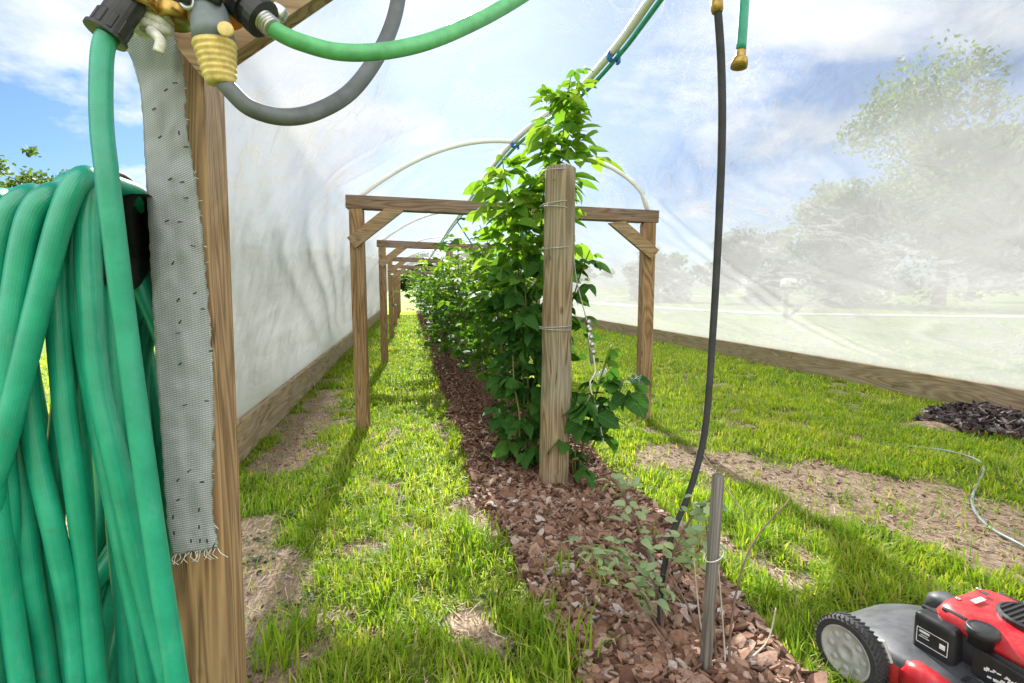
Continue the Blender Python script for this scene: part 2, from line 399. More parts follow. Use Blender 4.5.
# ------------------------------------------------------------------ ground
def nz(x, y, s, off=0.0): return mnoise.noise(Vector((x*s+off, y*s-off, off*.37)))
def segd(x, y, a, b):
    ax, ay = a; bx, by = b; dx, dy = bx-ax, by-ay
    t = max(0, min(1, ((x-ax)*dx+(y-ay)*dy)/(dx*dx+dy*dy)))
    return math.hypot(x-ax-dx*t, y-ay-dy*t)
BARE_SEG = [((1.55, 2.75), (2.05, 2.25), .24), ((2.05, 2.25), (2.4, 1.8), .30), ((2.35, 1.75), (2.2, 1.2), .30), ((2.2, 1.2), (3.0, .8), .25),
            ((-.78, 5.2), (-.72, 2.9), .15), ((-.66, 2.2), (-.47, 1.55), .13), ((-.45, 1.6), (-.30, 1.05), .13), ((.12, 1.45), (.22, 1.32), .05), ((.21, 3.6), (.22, 3.2), .04),
            ((1.15, 1.75), (1.25, 1.45), .07), ((.25, 2.3), (.31, 1.95), .05), ((1.62, 3.3), (1.72, 3.1), .08), ((-.1, 2.6), (-.05, 2.4), .03)]
def bed(x, y):
    """1 inside the mulch strip, falling to 0 at its edge"""
    if y > 22.5 or y < -1: return 0.0
    l = .295 + .05*nz(x*.2, y, 2.2, 3) + .03*nz(x*.2, y, 9, 4) + max(0, 2.2-y)*.09; r = 1.10 + .06*nz(x*.2, y, 1.8, 9) - max(0, 1.75-y)*.16
    return max(0.0, min((x-l)/.05, (r-x)/.05, 1.0))
def bed2(x, y):
    dx, dy = (x-4.28)/.66, (y-2.90)/.46
    return max(0.0, min(1.0, (1-(dx*dx+dy*dy)+.35*nz(x, y, 4, 2))*3))
def bare(x, y):
    d = 0.0
    if y < 6:
        for a, b, r in BARE_SEG:
            q = segd(x, y, a, b)
            if q < r*2: d = max(d, 1.15-q/r*.75)
        d += .85*nz(x, y, 4.2, 1)+.55*nz(x, y, 13, 5)
    patch = nz(x, y, 2.6, 21)*.55+nz(x, y, 7, 31)*.35
    d = max(d, (patch-.36)*1.6)
    return max(0.0, min(1.0, d))
def gz(x, y):
    z = .012*nz(x, y, 1.3, 4)
    b = bed(x, y)
    if b > 0: z += .035*b
    b = bed2(x, y)
    if b > 0: z += .05*b
    return z
xs = np.concatenate([-np.geomspace(400, 1.6, 34), np.arange(-1.5, 5.2, .05), np.geomspace(5.25, 400, 34)])
ys = np.concatenate([-np.geomspace(300, .8, 14), np.arange(-.7, 8, .055), np.geomspace(8.06, 700, 60)])
gx, gy = np.meshgrid(xs, ys)
V = np.zeros((gx.size, 3)); V[:, 0] = gx.ravel(); V[:, 1] = gy.ravel(); BA = np.zeros(len(V))
for i in range(len(V)):
    x, y = V[i, 0], V[i, 1]
    if -2 < x < 6 and -1.5 < y < 24:
        V[i, 2] = gz(x, y); BA[i] = bare(x, y)
nx, ny = len(xs), len(ys)
idx = np.arange(nx*ny).reshape(ny, nx)
Fq = np.stack([idx[:-1, :-1], idx[:-1, 1:], idx[1:, 1:], idx[1:, :-1]], -1).reshape(-1, 4)
m, nt = newmat('lawn_soil'); a = nt.n('ShaderNodeAttribute', attribute_name='rnd').outputs['Fac']
pos = nt.n('ShaderNodeNewGeometry').outputs['Position']
n_a = nt.noise(pos, 60, 5, .65); n_b = nt.noise(pos, 3.5, 4, .6)
straw = nt.noise(nt.mapv(pos, (160, 18, 60), rot=(0, 0, R(35))), 1, 3, .6)
soil = nt.ramp(n_a, [(.25, (.13, .085, .06)), (.5, (.27, .195, .145)), (.75, (.42, .33, .25))])
soil = nt.mix(nt.ramp(straw, [(.52, 0.0), (.62, .75)]), soil, (.52, .42, .27))
gr = nt.ramp(nt.math('MULTIPLY_ADD', n_a, .5, nt.math('MULTIPLY', n_b, .5)), [(.3, (.05, .085, .012)), (.5, (.10, .145, .02)), (.7, (.19, .22, .035))])
far = nt.ramp(nt.noise(pos, .6, 5, .65), [(.3, (.10, .16, .02)), (.7, (.19, .25, .035))])
sepp = nt.n('ShaderNodeSeparateXYZ', inp={0: pos})
ff = nt.math('DIVIDE', nt.math('SUBTRACT', sepp.outputs[1], 6.0), 8.0, clamp=True)
gr = nt.mix(ff, gr, far)
brk = nt.math('ADD', a, nt.math('MULTIPLY', nt.math('SUBTRACT', nt.noise(pos, 26, 5, .7), .5), .9))
c = nt.mix(nt.ramp(brk, [(.25, 0.0), (.55, 1.0)]), gr, soil)
finish(nt, pbsdf(nt, Base_Color=c, Roughness=.95, Specular_IOR_Level=.1, Normal=nt.bump(n_a, .7, .012)))
g = npmesh('ground', V, [Fq], m, attr=BA, smooth=True); g['kind'] = 'structure'

# ------------------------------------------------------------------ grass blades (uncountable)
def blades(P, L, W, lean, az, rnd, z0=None):
    n = len(P); d = np.stack([np.cos(az), np.sin(az), np.zeros(n)], 1); s = np.stack([-np.sin(az), np.cos(az), np.zeros(n)], 1)
    up = np.array([0, 0, 1.0])
    mid = P + d*(L*lean*.38)[:, None] + up*(L*.58*(1-.25*lean))[:, None]
    tip = P + d*(L*lean)[:, None] + up*(L*np.sqrt(np.clip(1-.8*lean*lean, .05, 1)))[:, None]
    hw = (W*.5)[:, None]
    Vv = np.stack([P-s*hw, P+s*hw, mid-s*hw*.85, mid+s*hw*.85, tip], 1).reshape(-1, 3)
    b = np.arange(n)*5
    q = np.stack([b, b+1, b+3, b+2], 1); t = np.stack([b+2, b+3, b+4], 1)
    return Vv, q, t, np.repeat(rnd, 5)
def scatter_grass(x0, x1, y0, y1, n, lmin, lmax, wd):
    pts = []; ll = []; rr = []
    X = RNG.uniform(x0, x1, n); Yv = RNG.uniform(y0, y1, n)
    for x, y in zip(X, Yv):
        if bed(x, y) > .3*random.random() or bed2(x, y) > .25: continue
        if abs(x+.98) < .03 or abs(x-4.565) < .03: continue
        bb = bare(x, y)
        if bb > .12 and random.random() < min(.955, bb*1.6): continue
        cl = .5+.5*nz(x, y, 6, 13); cl2 = .5+.5*nz(x, y, 1.6, 17)
        k = (.25+.75*cl)*(.55+.6*cl2)*random.uniform(.5, 1.15)
        pts.append((x, y, gz(x, y) if -2 < x < 6 else 0)); ll.append(lmin+(lmax-lmin)*k*(.7 if bb > .12 else 1))
        tint = .28+.38*(.5+.5*nz(x, y, .9, 41))+.18*nz(x, y, 9, 47)+random.gauss(0, .13)
        if random.random() < .09: tint = random.uniform(.9, 1)
        rr.append(min(1, max(0, tint)))
    n = len(pts); P = np.array(pts); L = np.array(ll)
    azc = np.array([6.0*nz(p[0], p[1], 3.2, 61)+4.0*nz(p[0], p[1], 11, 67) for p in pts])+RNG.normal(0, 1.1, n)
    return blades(P, L, wd*RNG.uniform(.7, 1.3, n), np.clip(RNG.beta(2.2, 1.7, n)*1.15, .05, 1), azc, np.array(rr))
sets = [scatter_grass(-1.2, 2.6,   .75, 2.2, 56000, .014, .115, .0046), scatter_grass(-1.0, 3.6, 2.2, 4.2, 50000, .018, .09, .006),
        scatter_grass(2.4, 4.7, 1.2, 4.2, 22000, .025, .085, .0065), scatter_grass(-1.3, 4.7, 4.2, 8, 42000, .03, .095, .010), scatter_grass(-1.3, 4.7, 8, 22, 30000, .04, .09, .02),
        scatter_grass(-6, -1.0, .8, 9, 24000, .03, .09, .011), scatter_grass(4.6, 9, 1.5, 14, 12000, .03, .08, .016)]
def merge(sets):
    o = 0; Vs, Q, T, A = [], [], [], []
    for v, q, t, a in sets:
        Vs.append(v); Q.append(q+o); T.append(t+o); A.append(a); o += len(v)
    return np.concatenate(Vs), [np.concatenate(Q), np.concatenate(T)], np.concatenate(A)
V, Fs, A = merge(sets)
o = npmesh('lawn_grass', V, Fs, M['grass'], attr=A); o['kind'] = 'stuff'; tag(o, 'bright yellow green lawn grass growing in tufts under and around the plastic tunnel', 'grass')
sp_ = []
while len(sp_) < 9000:
    x = random.uniform(-.95, 3.2); y = random.uniform(.9, 5)
    if bed(x, y) < .2 and (bare(x, y) > .25 or random.random() < .04): sp_.append((x, y, gz(x, y)+random.uniform(.002, .012)))
n = len(sp_); az = RNG.uniform(0, 6.283, n); L = RNG.uniform(.015, .07, n); wd = RNG.uniform(.0015, .0035, n)
d = np.stack([np.cos(az), np.sin(az), RNG.normal(0, .12, n)], 1); sd_ = np.stack([-np.sin(az), np.cos(az), RNG.normal(0, .3, n)], 1); Ps = np.array(sp_)
Vs = np.stack([Ps-sd_*wd[:, None]/2, Ps+sd_*wd[:, None]/2, Ps+d*L[:, None]+sd_*wd[:, None]/2, Ps+d*L[:, None]-sd_*wd[:, None]/2], 1).reshape(-1, 3)
mS, nt = newmat('dead_straw'); c = nt.ramp(nt.n('ShaderNodeAttribute', attribute_name='rnd').outputs['Fac'], [(0, (.16, .10, .06)), (.5, (.36, .26, .15)), (1, (.55, .46, .30))])
finish(nt, pbsdf(nt, Base_Color=c, Roughness=.8))
o = npmesh('dry_straw', Vs, [np.arange(4*n).reshape(n, 4)], mS, attr=np.repeat(RNG.random(n), 4)); o['kind'] = 'stuff'; tag(o, 'dead straw and grass clippings strewn over the bare soil', 'straw')
LAWN_WEEDS = []
for px, py in [(270, 540), (262, 560), (290, 520), (310, 600), (420, 620), (330, 470), (400, 500), (520, 660), (455, 560), (500, 600), (640, 560), (760, 610), (780, 560), (720, 600), (880, 540), (830, 500), (900, 480), (760, 455), (620, 640), (590, 530)]:
    c0 = gp(px, py)
    for k in range(random.randint(14, 30)):
        x, y = c0.x+random.gauss(0, .035), c0.y+random.gauss(0, .035); a = random.uniform(0, 6.283); l = random.uniform(.012, .026); z = gz(x, y)+random.uniform(.004, .022)
        p = np.array((x, y, z)); d = np.array((math.cos(a), math.sin(a), random.uniform(-.3, .3)))*l; e = np.array((-math.sin(a), math.cos(a), random.uniform(-.3, .3)))*l*.42
        LAWN_WEEDS.append([p, p+d*.35+e, p+d*.8+e*.6, p+d, p+d*.8-e*.6, p+d*.35-e])
Vw = np.array(LAWN_WEEDS).reshape(-1, 3); nw = len(LAWN_WEEDS)
o = npmesh('lawn_weeds', Vw, [np.arange(nw*6).reshape(nw, 6)], M['treedark'], attr=np.repeat(RNG.uniform(.3, .8, nw), 6)); o['kind'] = 'stuff'; tag(o, 'small broad leaved weeds growing low among the lawn grass', 'weeds')
# longer tufts that creep into the mulch
P = []; rr = []; LL = []
for px, py, k, s in [(606, 500, 26, .05), (640, 545, 14, .06), (702, 585, 40, .13), (640, 610, 50, .05), (600, 590, 30, .07), (690, 545, 20, .08), (560, 585, 30, .09), (540, 640, 60, .13), (570, 675, 60, .14),
                     (745, 590, 60, .07), (775, 600, 70, .07), (800, 625, 50, .07), (680, 500, 60, .10), (720, 520, 80, .10), (760, 545, 80, .11), (650, 480, 50, .09), (300, 640, 90, .12), (270, 665, 60, .13), (470, 545, 60, .12)]:
    c0 = gp(px, py)
    for i in range(k):
        x = c0.x+random.gauss(0, .035); y = c0.y+random.gauss(0, .035)
        P.append((x, y, gz(x, y)-.003)); LL.append(s*random.uniform(.6, 1.3)); rr.append(min(1, max(0, random.gauss(.42, .16))))
n = len(P)
V, q, t, A = blades(np.array(P), np.array(LL), RNG.uniform(.004, .007, n), np.clip(RNG.beta(2, 2, n), .05, 1), RNG.uniform(0, 6.283, n), np.array(rr))
o = npmesh('grass_tufts', V, [q, t], M['grass'], attr=A); o['kind'] = 'stuff'; tag(o, 'longer grass tufts creeping over the edges of the bark mulch', 'grass')

# ------------------------------------------------------------------ mulch
def chips(P, S, asp, rnd, tilt=.5, thick=.006):
    n = len(P); k = 6
    ang = np.linspace(0, 2*math.pi, k, endpoint=False)[None, :]+RNG.uniform(-.3, .3, (n, k))
    rad = RNG.uniform(.65, 1.15, (n, k))
    lx = np.cos(ang)*rad*S[:, None]*.5; ly = np.sin(ang)*rad*S[:, None]*.5/asp[:, None]
    az = RNG.uniform(0, 2*math.pi, n); tx = RNG.normal(0, tilt, n); ty = RNG.normal(0, tilt, n)
    ca, sa = np.cos(az)[:, None], np.sin(az)[:, None]
    X = lx*ca-ly*sa; Yy = lx*sa+ly*ca
    Z = X*np.tan(np.clip(tx, -1, 1))[:, None]+Yy*np.tan(np.clip(ty, -1, 1))[:, None]+RNG.normal(0, .0016, (n, k))
    top = np.stack([X, Yy, Z+thick], -1)+P[:, None, :]; bot = np.stack([X*.92, Yy*.92, Z-thick], -1)+P[:, None, :]
    Vv = np.concatenate([top, bot], 1).reshape(-1, 3)
    b = (np.arange(n)*2*k)[:, None]; f1 = b+np.arange(k)[None, :]
    i = np.arange(k); side = np.stack([b+i, b+k+i, b+k+(i+1) % k, b+(i+1) % k], -1).reshape(-1, 4)
    f1 = np.stack([b+0, b+1, b+2, b+3], -1).reshape(-1, 4); f2 = np.stack([b+0, b+3, b+4, b+5], -1).reshape(-1, 4)
    return Vv, np.concatenate([f1, f2, side]), np.zeros((0, 3), int), np.repeat(rnd, 2*k)
def bedpts(n, y0, y1, fn=bed, x0=.2, x1=1.3, zr=.022):
    out = []
    while len(out) < n:
        x = random.uniform(x0, x1); y = random.uniform(y0, y1)
        if fn(x, y) > random.random()*.55: out.append((x, y, gz(x, y)+random.random()*zr))
    return np.array(out)
P1 = bedpts(6500, .85, 2.5); n = len(P1)
a = chips(P1, RNG.gamma(4, .0072, n)+.010, RNG.uniform(1.0, 2.4, n), np.clip(RNG.normal(.5, .24, n), 0, 1), .32, .0035)
P2 = bedpts(9000, 2.2, 7.5); n = len(P2)
b = chips(P2, RNG.uniform(.02, .085, n), RNG.uniform(2.5, 7, n), np.clip(RNG.normal(.42, .22, n), 0, 1), .35, .003)
P3 = bedpts(3500, 7.5, 22); n = len(P3)
c3 = chips(P3, RNG.uniform(.04, .11, n), RNG.uniform(2, 5, n), np.clip(RNG.normal(.42, .2, n), 0, 1), .3, .004)
P4 = bedpts(3500, 1.3, 3.0); n = len(P4)
d4 = chips(P4, RNG.uniform(.012, .05, n), RNG.uniform(3, 8, n), np.clip(RNG.normal(.55, .25, n), 0, 1), .35, .002)
# loose chips strewn over the bare soil
e5p = []
while len(e5p) < 1700:
    x = random.uniform(-.9, 2.9); y = random.uniform(.9, 3.8)
    if bare(x, y) > .4 and bed(x, y) <= 0 or (.12 < x < 1.38 and bed(x, y) <= 0 and random.random() < .6): e5p.append((x, y, gz(x, y)+.004))
e5 = chips(np.array(e5p), RNG.uniform(.008, .04, 1700), RNG.uniform(1.5, 7, 1700), np.clip(RNG.normal(.6, .25, 1700), 0, 1), .25, .002)
V, Fs, A = merge([a, b, c3, d4, e5]); Fs = [Fs[0]]
o = npmesh('mulch', V, Fs, M['chip'], attr=A); o['kind'] = 'stuff'; tag(o, 'reddish brown bark mulch chips along the planted strip', 'mulch')
m, nt = newmat('mulch_soil'); pos = nt.n('ShaderNodeNewGeometry').outputs['Position']
c = nt.ramp(nt.noise(pos, 70, 5, .7), [(.3, (.05, .026, .018)), (.55, (.15, .075, .05)), (.75, (.27, .16, .11))])
finish(nt, pbsdf(nt, Base_Color=c, Roughness=.95, Specular_IOR_Level=.1)); M['mulchsoil'] = m
def bed_sheet(name, fn, x0, x1, y0, y1, st):
    X = np.arange(x0, x1, st); Yv = np.arange(y0, y1, st if y1-y0 < 4 else .06)
    idm = {}; Vv = []; Fc = []
    def vid(i, j):
        if (i, j) not in idm:
            idm[(i, j)] = len(Vv); Vv.append((X[i], Yv[j], gz(X[i], Yv[j])+.005))
        return idm[(i, j)]
    for i in range(len(X)-1):
        for j in range(len(Yv)-1):
            if fn((X[i]+X[i+1])/2, (Yv[j]+Yv[j+1])/2) > .25: Fc.append((vid(i, j), vid(i+1, j), vid(i+1, j+1), vid(i, j+1)))
    o = npmesh(name, np.array(Vv), [np.array(Fc)], M['mulchsoil'], smooth=True); o['kind'] = 'structure'
bed_sheet('mulch_bed', bed, .22, 1.35, -.9, 22.4, .03)
bed_sheet('mulch_mound', bed2, 3.7, 5.1, 2.3, 3.6, .03)
P6 = bedpts(1300, 2.3, 3.6, bed2, 3.7, 5.1, .03); n = len(P6)
v6 = chips(P6, RNG.uniform(.03, .10, n), RNG.uniform(1.4, 4, n), RNG.uniform(0, 1, n)**1.5, .4, .004)
o = npmesh('dark_mulch', v6[0], [v6[1]], M['chipdark'], attr=v6[3]); o['kind'] = 'stuff'; tag(o, 'round patch of blackish bark chips lying by the right hand base board', 'mulch')

# ------------------------------------------------------------------ timber frames
FX0, FX1 = -.335, 1.735; FCX = (FX0+FX1)/2; ZL, ZR = 1.535, 1.475
G_FR = 'timber frames spanning the planted row'
def make_frame(Y, label, ps=.09):
    t = thing('timber_frame', label, 'wooden frame', (FCX, Y, 0), 0, G_FR)
    for x, z in ((FX0, ZL), (FX1, ZR)):
        obj('post', boxm((ps, ps, z+.3), (x-FCX, 0, (z-.3)/2), None, .004), M['post'], t, local=True, smooth=False)
    sl = math.atan2(ZR-ZL, FX1-FX0)
    L = FX1-FX0+ps+.04
    obj('beam', boxm((L, ps, .088), (0, 0, (ZL+ZR)/2+.0455), Matrix.Rotation(-sl, 4, 'Y'), .004), M['beam'], t, local=True, smooth=False)
    for sgn, x, z in ((1, FX0, ZL), (-1, FX1, ZR)):
        ca = 1 if sgn > 0 else -1
        # a short board with ends cut, set at 45 degrees on the front of the post
        bm = bmesh.new(); L2 = .185
        prof = [(-L2, -.043), (L2+.04, -.043), (L2-.045, .043), (-L2, .043)]
        rot = Matrix.Rotation(-R(38)*ca, 4, 'Y') if ca > 0 else Matrix.Rotation(R(38), 4, 'Y') @ Matrix.Diagonal((-1, 1, 1, 1))
        T = Matrix.Translation((x-FCX+sgn*.118, -ps/2-.0225, z-.118)) @ rot
        vf = [bm.verts.new(T @ Vector((u, -.019, v))) for u, v in prof]; vb = [bm.verts.new(T @ Vector((u, .019, v))) for u, v in prof]
        bm.faces.new(vf); bm.faces.new(list(reversed(vb)))
        for i in range(4): bm.faces.new((vf[i], vb[i], vb[(i+1) % 4], vf[(i+1) % 4]))
        bmesh.ops.recalc_face_normals(bm, faces=bm.faces)
        obj('brace', bm, M['brace'], t, local=True, smooth=False)
    return t
fr0 = make_frame(3.62, 'large timber frame standing right behind the round log post')
fr0.rotation_euler[2] = -R(4.2)
order = ['second', 'third', 'fourth', 'fifth']
FY = [6.95, 10.5, 14.1, 17.8, 21.4]
LB = ['timber frame next behind the one at the round log post', 'middle timber frame half hidden behind the leafy row', 'small distant timber frame third from the far end of tunnel',
      'tiny distant timber frame last but one at the far end of the tunnel', 'farthest timber frame at the open end of the tunnel']
for y, lb in zip(FY, LB): dup(fr0, (FCX+random.uniform(-.015, .015), y, 0), R(random.uniform(-1, 1)), lb)
# nearest frame, carries the strap and the fittings
NPX = -.399
nf = thing('timber_frame', 'nearest timber frame whose post carries the white webbing and hose fittings', 'wooden frame', (NPX, 1.05, 0), 0, G_FR)
rotn = Matrix.Rotation(R(1.0), 4, 'Y')
obj('post', boxm((.088, .108, 1.9), (0, 0, .65), None, .004), M['post'], nf, local=True, smooth=False)
nf.rotation_euler = (0, R(.9), 0)
bm = bmesh.new()
pr = [(-.012, 1.462), (-.016, 1.408), (.095, 1.352), (.40, 1.60), (.29, 1.60), (.14, 1.60)]
pr = [(-.035, 1.455), (.055, 1.345), (.40, 1.617), (.17, 1.617)]
vf = [bm.verts.new((u, -.095, v)) for u, v in pr]; vb = [bm.verts.new((u, -.0565, v)) for u, v in pr]
bm.faces.new(vf); bm.faces.new(list(reversed(vb)))
for i in range(4): bm.faces.new((vf[i], vb[i], vb[(i+1) % 4], vf[(i+1) % 4]))
bmesh.ops.recalc_face_normals(bm, faces=bm.faces)
M['brace2'] = wood('near_brace_lumber', 0, (.40, .27, .15), (.20, .12, .06), gamt=.2)
obj('brace', bm, M['brace2'], nf, local=True, smooth=False)

# base boards
def base_board(x, y0, y1, label):
    bm = boxm((.042, y1-y0, .235), (0, (y1-y0)/2, .1175), None, .004)
    me = bpy.data.meshes.new('base_board'); bm.to_mesh(me); bm.free(); me.shade_flat()
    me.materials.append(M['board']); o = bpy.data.objects.new('base_board', me); col.objects.link(o); o.location = (x, y0, 0)
    tag(o, label, 'board', 'base boards of the tunnel')
base_board(-.985, 2.80, 21.4, 'weathered base board along the bottom of the left plastic wall')
base_board(4.565, .6, 21.4, 'long weathered base board along the bottom of the right plastic wall')

# ------------------------------------------------------------------ hoops, ridge pipe, cover
APX, APZ = .70, 2.045
def hoop_pts(n=40):
    out = []
    for i in range(n+1):
        u = -1+2*i/n
        x = FCX+u*(FX1-FX0)/2*1.0; z = 1.60+(APZ-1.60)*(max(0, 1-abs(u)**2.0))**(.75-.25*math.tanh(u*4))
        out.append((x, z))
    return out
hp = hoop_pts()
def make_hoop(Y, label, rz=0):
    bm = tube([Vector((x-FCX, 0, z - (.05*(x-FX0)/(FX1-FX0)))) for x, z in hp], .0165, 10)
    o = obj('hoop_pipe', bm, M['pvc'], local=True); o.location = (FCX, Y, 0); o.rotation_euler = (0, 0, rz)
    tag(o, label, 'pipe', 'white hoop pipes under the cover'); return o
h0 = make_hoop(3.62, 'white plastic hoop pipe arching over the frame by the round log post', -R(4.2))
HL = ['white hoop pipe over the next frame behind the log post', 'white hoop pipe over the middle frame of the tunnel', 'white hoop pipe over the third frame from the far end', 'white hoop pipe over the last frame but one', 'white hoop pipe over the farthest frame']
for y, lb in zip(FY, HL):
    c = h0.copy(); col.objects.link(c); c.location = (FCX, y, 0); c.rotation_euler = (0, 0, 0); c['label'] = lb
c = h0.copy(); col.objects.link(c); c.location = (FCX, 1.05, .03); c.rotation_euler = (0, 0, 0); c['label'] = 'white hoop pipe over the nearest frame overhead'
rp = [gp(650, 0, 2.10), gp(612, 52, 2.08), gp(572, 95, 2.06)]
ridge = [Vector((.86, .9, 2.12))]+rp+[Vector((.745, 3.62, 2.02))]+[Vector((.70, y, 2.0-.012*(i % 2))) for i, y in enumerate((5.2, 6.95, 8.7, 10.5, 14.1, 17.8, 21.4))]
rpath = spline(ridge, 8)
tr = thing('ridge_pipe', 'long white ridge pipe with blue clips running overhead down the tunnel', 'pipe', (.86, .9, 2.12))
obj('pipe', tube(rpath, .019, 10), M['pvc'], tr)
for p, q in ((rp[1], rp[0]), (rp[2], rp[1]), (ridge[4], rp[2])):
    d = (q-p).normalized(); bm = bmesh.new()
    add_lathe(bm, [(.028, -.018), (.031, -.016), (.031, .016), (.028, .018)], frame_to(p+Vector((.008, 0, -.012)), d), 14)
    add_box(bm, (.012, .03, .035), Matrix.Translation(p+Vector((.03, -.005, -.035))), .002)
    obj('clip', bm, M['blue'], tr)
th = thing('supply_hose', 'thin teal hose clipped below the white ridge pipe', 'hose', (.88, .9, 2.08))
obj('tube', tube([p+Vector((.022, 0, -.026)) for p in rpath], .0105, 8), M['teal'], th)

def make_drop(px, py, Y, n, ln, label):
    c0 = at(px, py, Y)
    top = Vector((.722, Y, 1.97))
    o = thing('drop_hose', label, 'hose', top, 0, 'teal drop hoses hanging from the ridge')
    bm = bmesh.new()
    for k in range(n):
        a = random.uniform(-.03, .03); l = ln*random.uniform(.6, 1)
        pts = [top+Vector((0, .01*k, 0)), Vector((c0.x+a, Y+.02*k, c0.z)), Vector((c0.x+a+.005, Y+.02*k, c0.z-l)), Vector((c0.x+a+.035, Y+.02*k, c0.z-l-.02)), Vector((c0.x+a+.045, Y+.02*k, c0.z-l*.3))]
        add_tube(bm, spline(pts, 6), .009, 6)
    obj('tube', bm, M['teal'], o)
make_drop(519, 222, 4.4, 3, .16, 'teal hose bundle hanging in loops just behind the second beam')
make_drop(507, 238, 5.9, 1, .22, 'thin teal hose hanging between the second and third beams')
make_drop(484, 262, 7.6, 3, .25, 'teal hose bundle hanging in front of the middle frame')

# plastic cover
def cover_profile():
    pts = [(-1.010, .02), (-1.010, .238), (-.93, .55), (-.79, .92), (-.655, 1.28), (-.50, 1.53), (-.405, 1.63)]
    for i, (x, z) in enumerate(hp):
        if 2 <= i <= 38 and i % 3 == 0: pts.append((x, z+.022-(.05*(x-FX0)/(FX1-FX0))))
    pts += [(1.77, 1.60), (2.1, 1.40), (2.6, 1.10), (3.2, .79), (3.8, .53), (4.3, .36), (4.590, .238), (4.591, .02)]
    return pts
cp = spline([(x, 0, z) for x, z in cover_profile()], 12)
# resample evenly
Ls = [0]
for p, q in zip(cp[:-1], cp[1:]): Ls.append(Ls[-1]+(q-p).length)
NU, NV = 260, 300
def cp_at(s):
    import bisect
    i = min(max(bisect.bisect(Ls, s)-1, 0), len(cp)-2); t = (s-Ls[i])/max(1e-9, Ls[i+1]-Ls[i])
    return cp[i].lerp(cp[i+1], t)
tY = np.linspace(0, 1, NV)**1.55
Vc = np.zeros((NU*NV, 3))
hoopY = [1.05, 3.62]+FY
for i in range(NU):
    s = Ls[-1]*i/(NU-1); p = cp_at(s); p2 = cp_at(min(Ls[-1], s+.02)); p1 = cp_at(max(0, s-.02))
    tg = (p2-p1).normalized(); nr = Vector((-tg.z, 0, tg.x))
    side = -1 if p.x < FCX-.9 and p.z < 1.62 else (1 if p.x > FX1 else 0)
    if side < 0: y0 = abs(p.x)/.365
    elif p.x < .3 and p.z > 1.5: y0 = .55+(.3-p.x)/.7*.58
    else: y0 = .55
    for j in range(NV):
        y = y0+(21.45-y0)*tY[j]
        x, z = p.x, p.z; d = 0.0
        edge = min(1.0, max(0, (p.z-.24)/.25)) if side else 1.0
        # sag between the hoops
        for a, b in zip(hoopY[:-1], hoopY[1:]):
            if a <= y <= b:
                u = (y-a)/(b-a); d -= (.035*edge)*math.sin(math.pi*u)**2
        nn = mnoise.noise(Vector((x*1.3, y*.9, z*1.3)))*.03+mnoise.noise(Vector((x*3.5, y*2.1+z*2.2, z*3.1)))*.013
        rid = 1-abs(mnoise.noise(Vector((x*2.2+4, y*1.9-z*2.4, z*1.2+9))))*2
        nn += max(0, rid-.72)*.04
        if side < 0:
            n0 = nn; q = y-(2.2+(1.75-z)*3.6)
            for off, am, sg in ((0, .024, .20), (.75, .020, .18), (1.6, .014, .2), (-1.0, .014, .22), (2.9, .012, .25)):
                qq = q-off+.06*mnoise.noise(Vector((z*3, off*5, 1)))
                nn += am*math.exp(-(qq/sg)**2)*(.25+.75*math.exp(-((y-3.6)/2.6)**2))
            for off, am, sg in ((.22, .012, .05), (1.05, .010, .05), (-.7, .008, .06), (2.1, .008, .07)):
                qq = q-off+.10*mnoise.noise(Vector((z*2.2, off*7, 3)))+.03*mnoise.noise(Vector((z*9, off, 5)))
                nn += .8*am*max(0, 1-abs(qq)/sg/2.2)*math.exp(-((y-3.8)/2.4)**2)*(.5+.5*mnoise.noise(Vector((z*4, off*3, 8))))
            nn += .007*abs(mnoise.noise(Vector((y*7, z*6+y*3, 2))))+.005*abs(mnoise.noise(Vector((y*15-z*8, z*13, 5))))
            nn = .45*n0+.6*(nn-n0)*min(1, max(0, 1.60-z)/.3)
        if side > 0:
            # pulls radiating down from the frame top
            q = (y-3.5)-(1.6-z)*.35; nn += .02*math.exp(-(q/.05)**2)+.016*math.exp(-((q-.22)/.04)**2)
        d += nn*edge
        if y < 3.62 and z > 1.6: d += .17*(3.62-y)/2.6*min(1, (z-1.6)/.25)
        if side < 0 and d < -.004-0.05*edge: d = -.004-.05*edge
        x += nr.x*d; z += nr.z*d
        Vc[i*NV+j] = (x, y, z)
idx = np.arange(NU*NV).reshape(NU, NV)
Fq = np.stack([idx[:-1, :-1], idx[1:, :-1], idx[1:, 1:], idx[:-1, 1:]], -1).reshape(-1, 4)
o = npmesh('tunnel_cover', Vc, [Fq], M['film'], origin=(FCX, .5, 0), smooth=True)
tag(o, 'wrinkled translucent white plastic sheeting stretched over the hoops and down to the base boards', 'plastic cover')

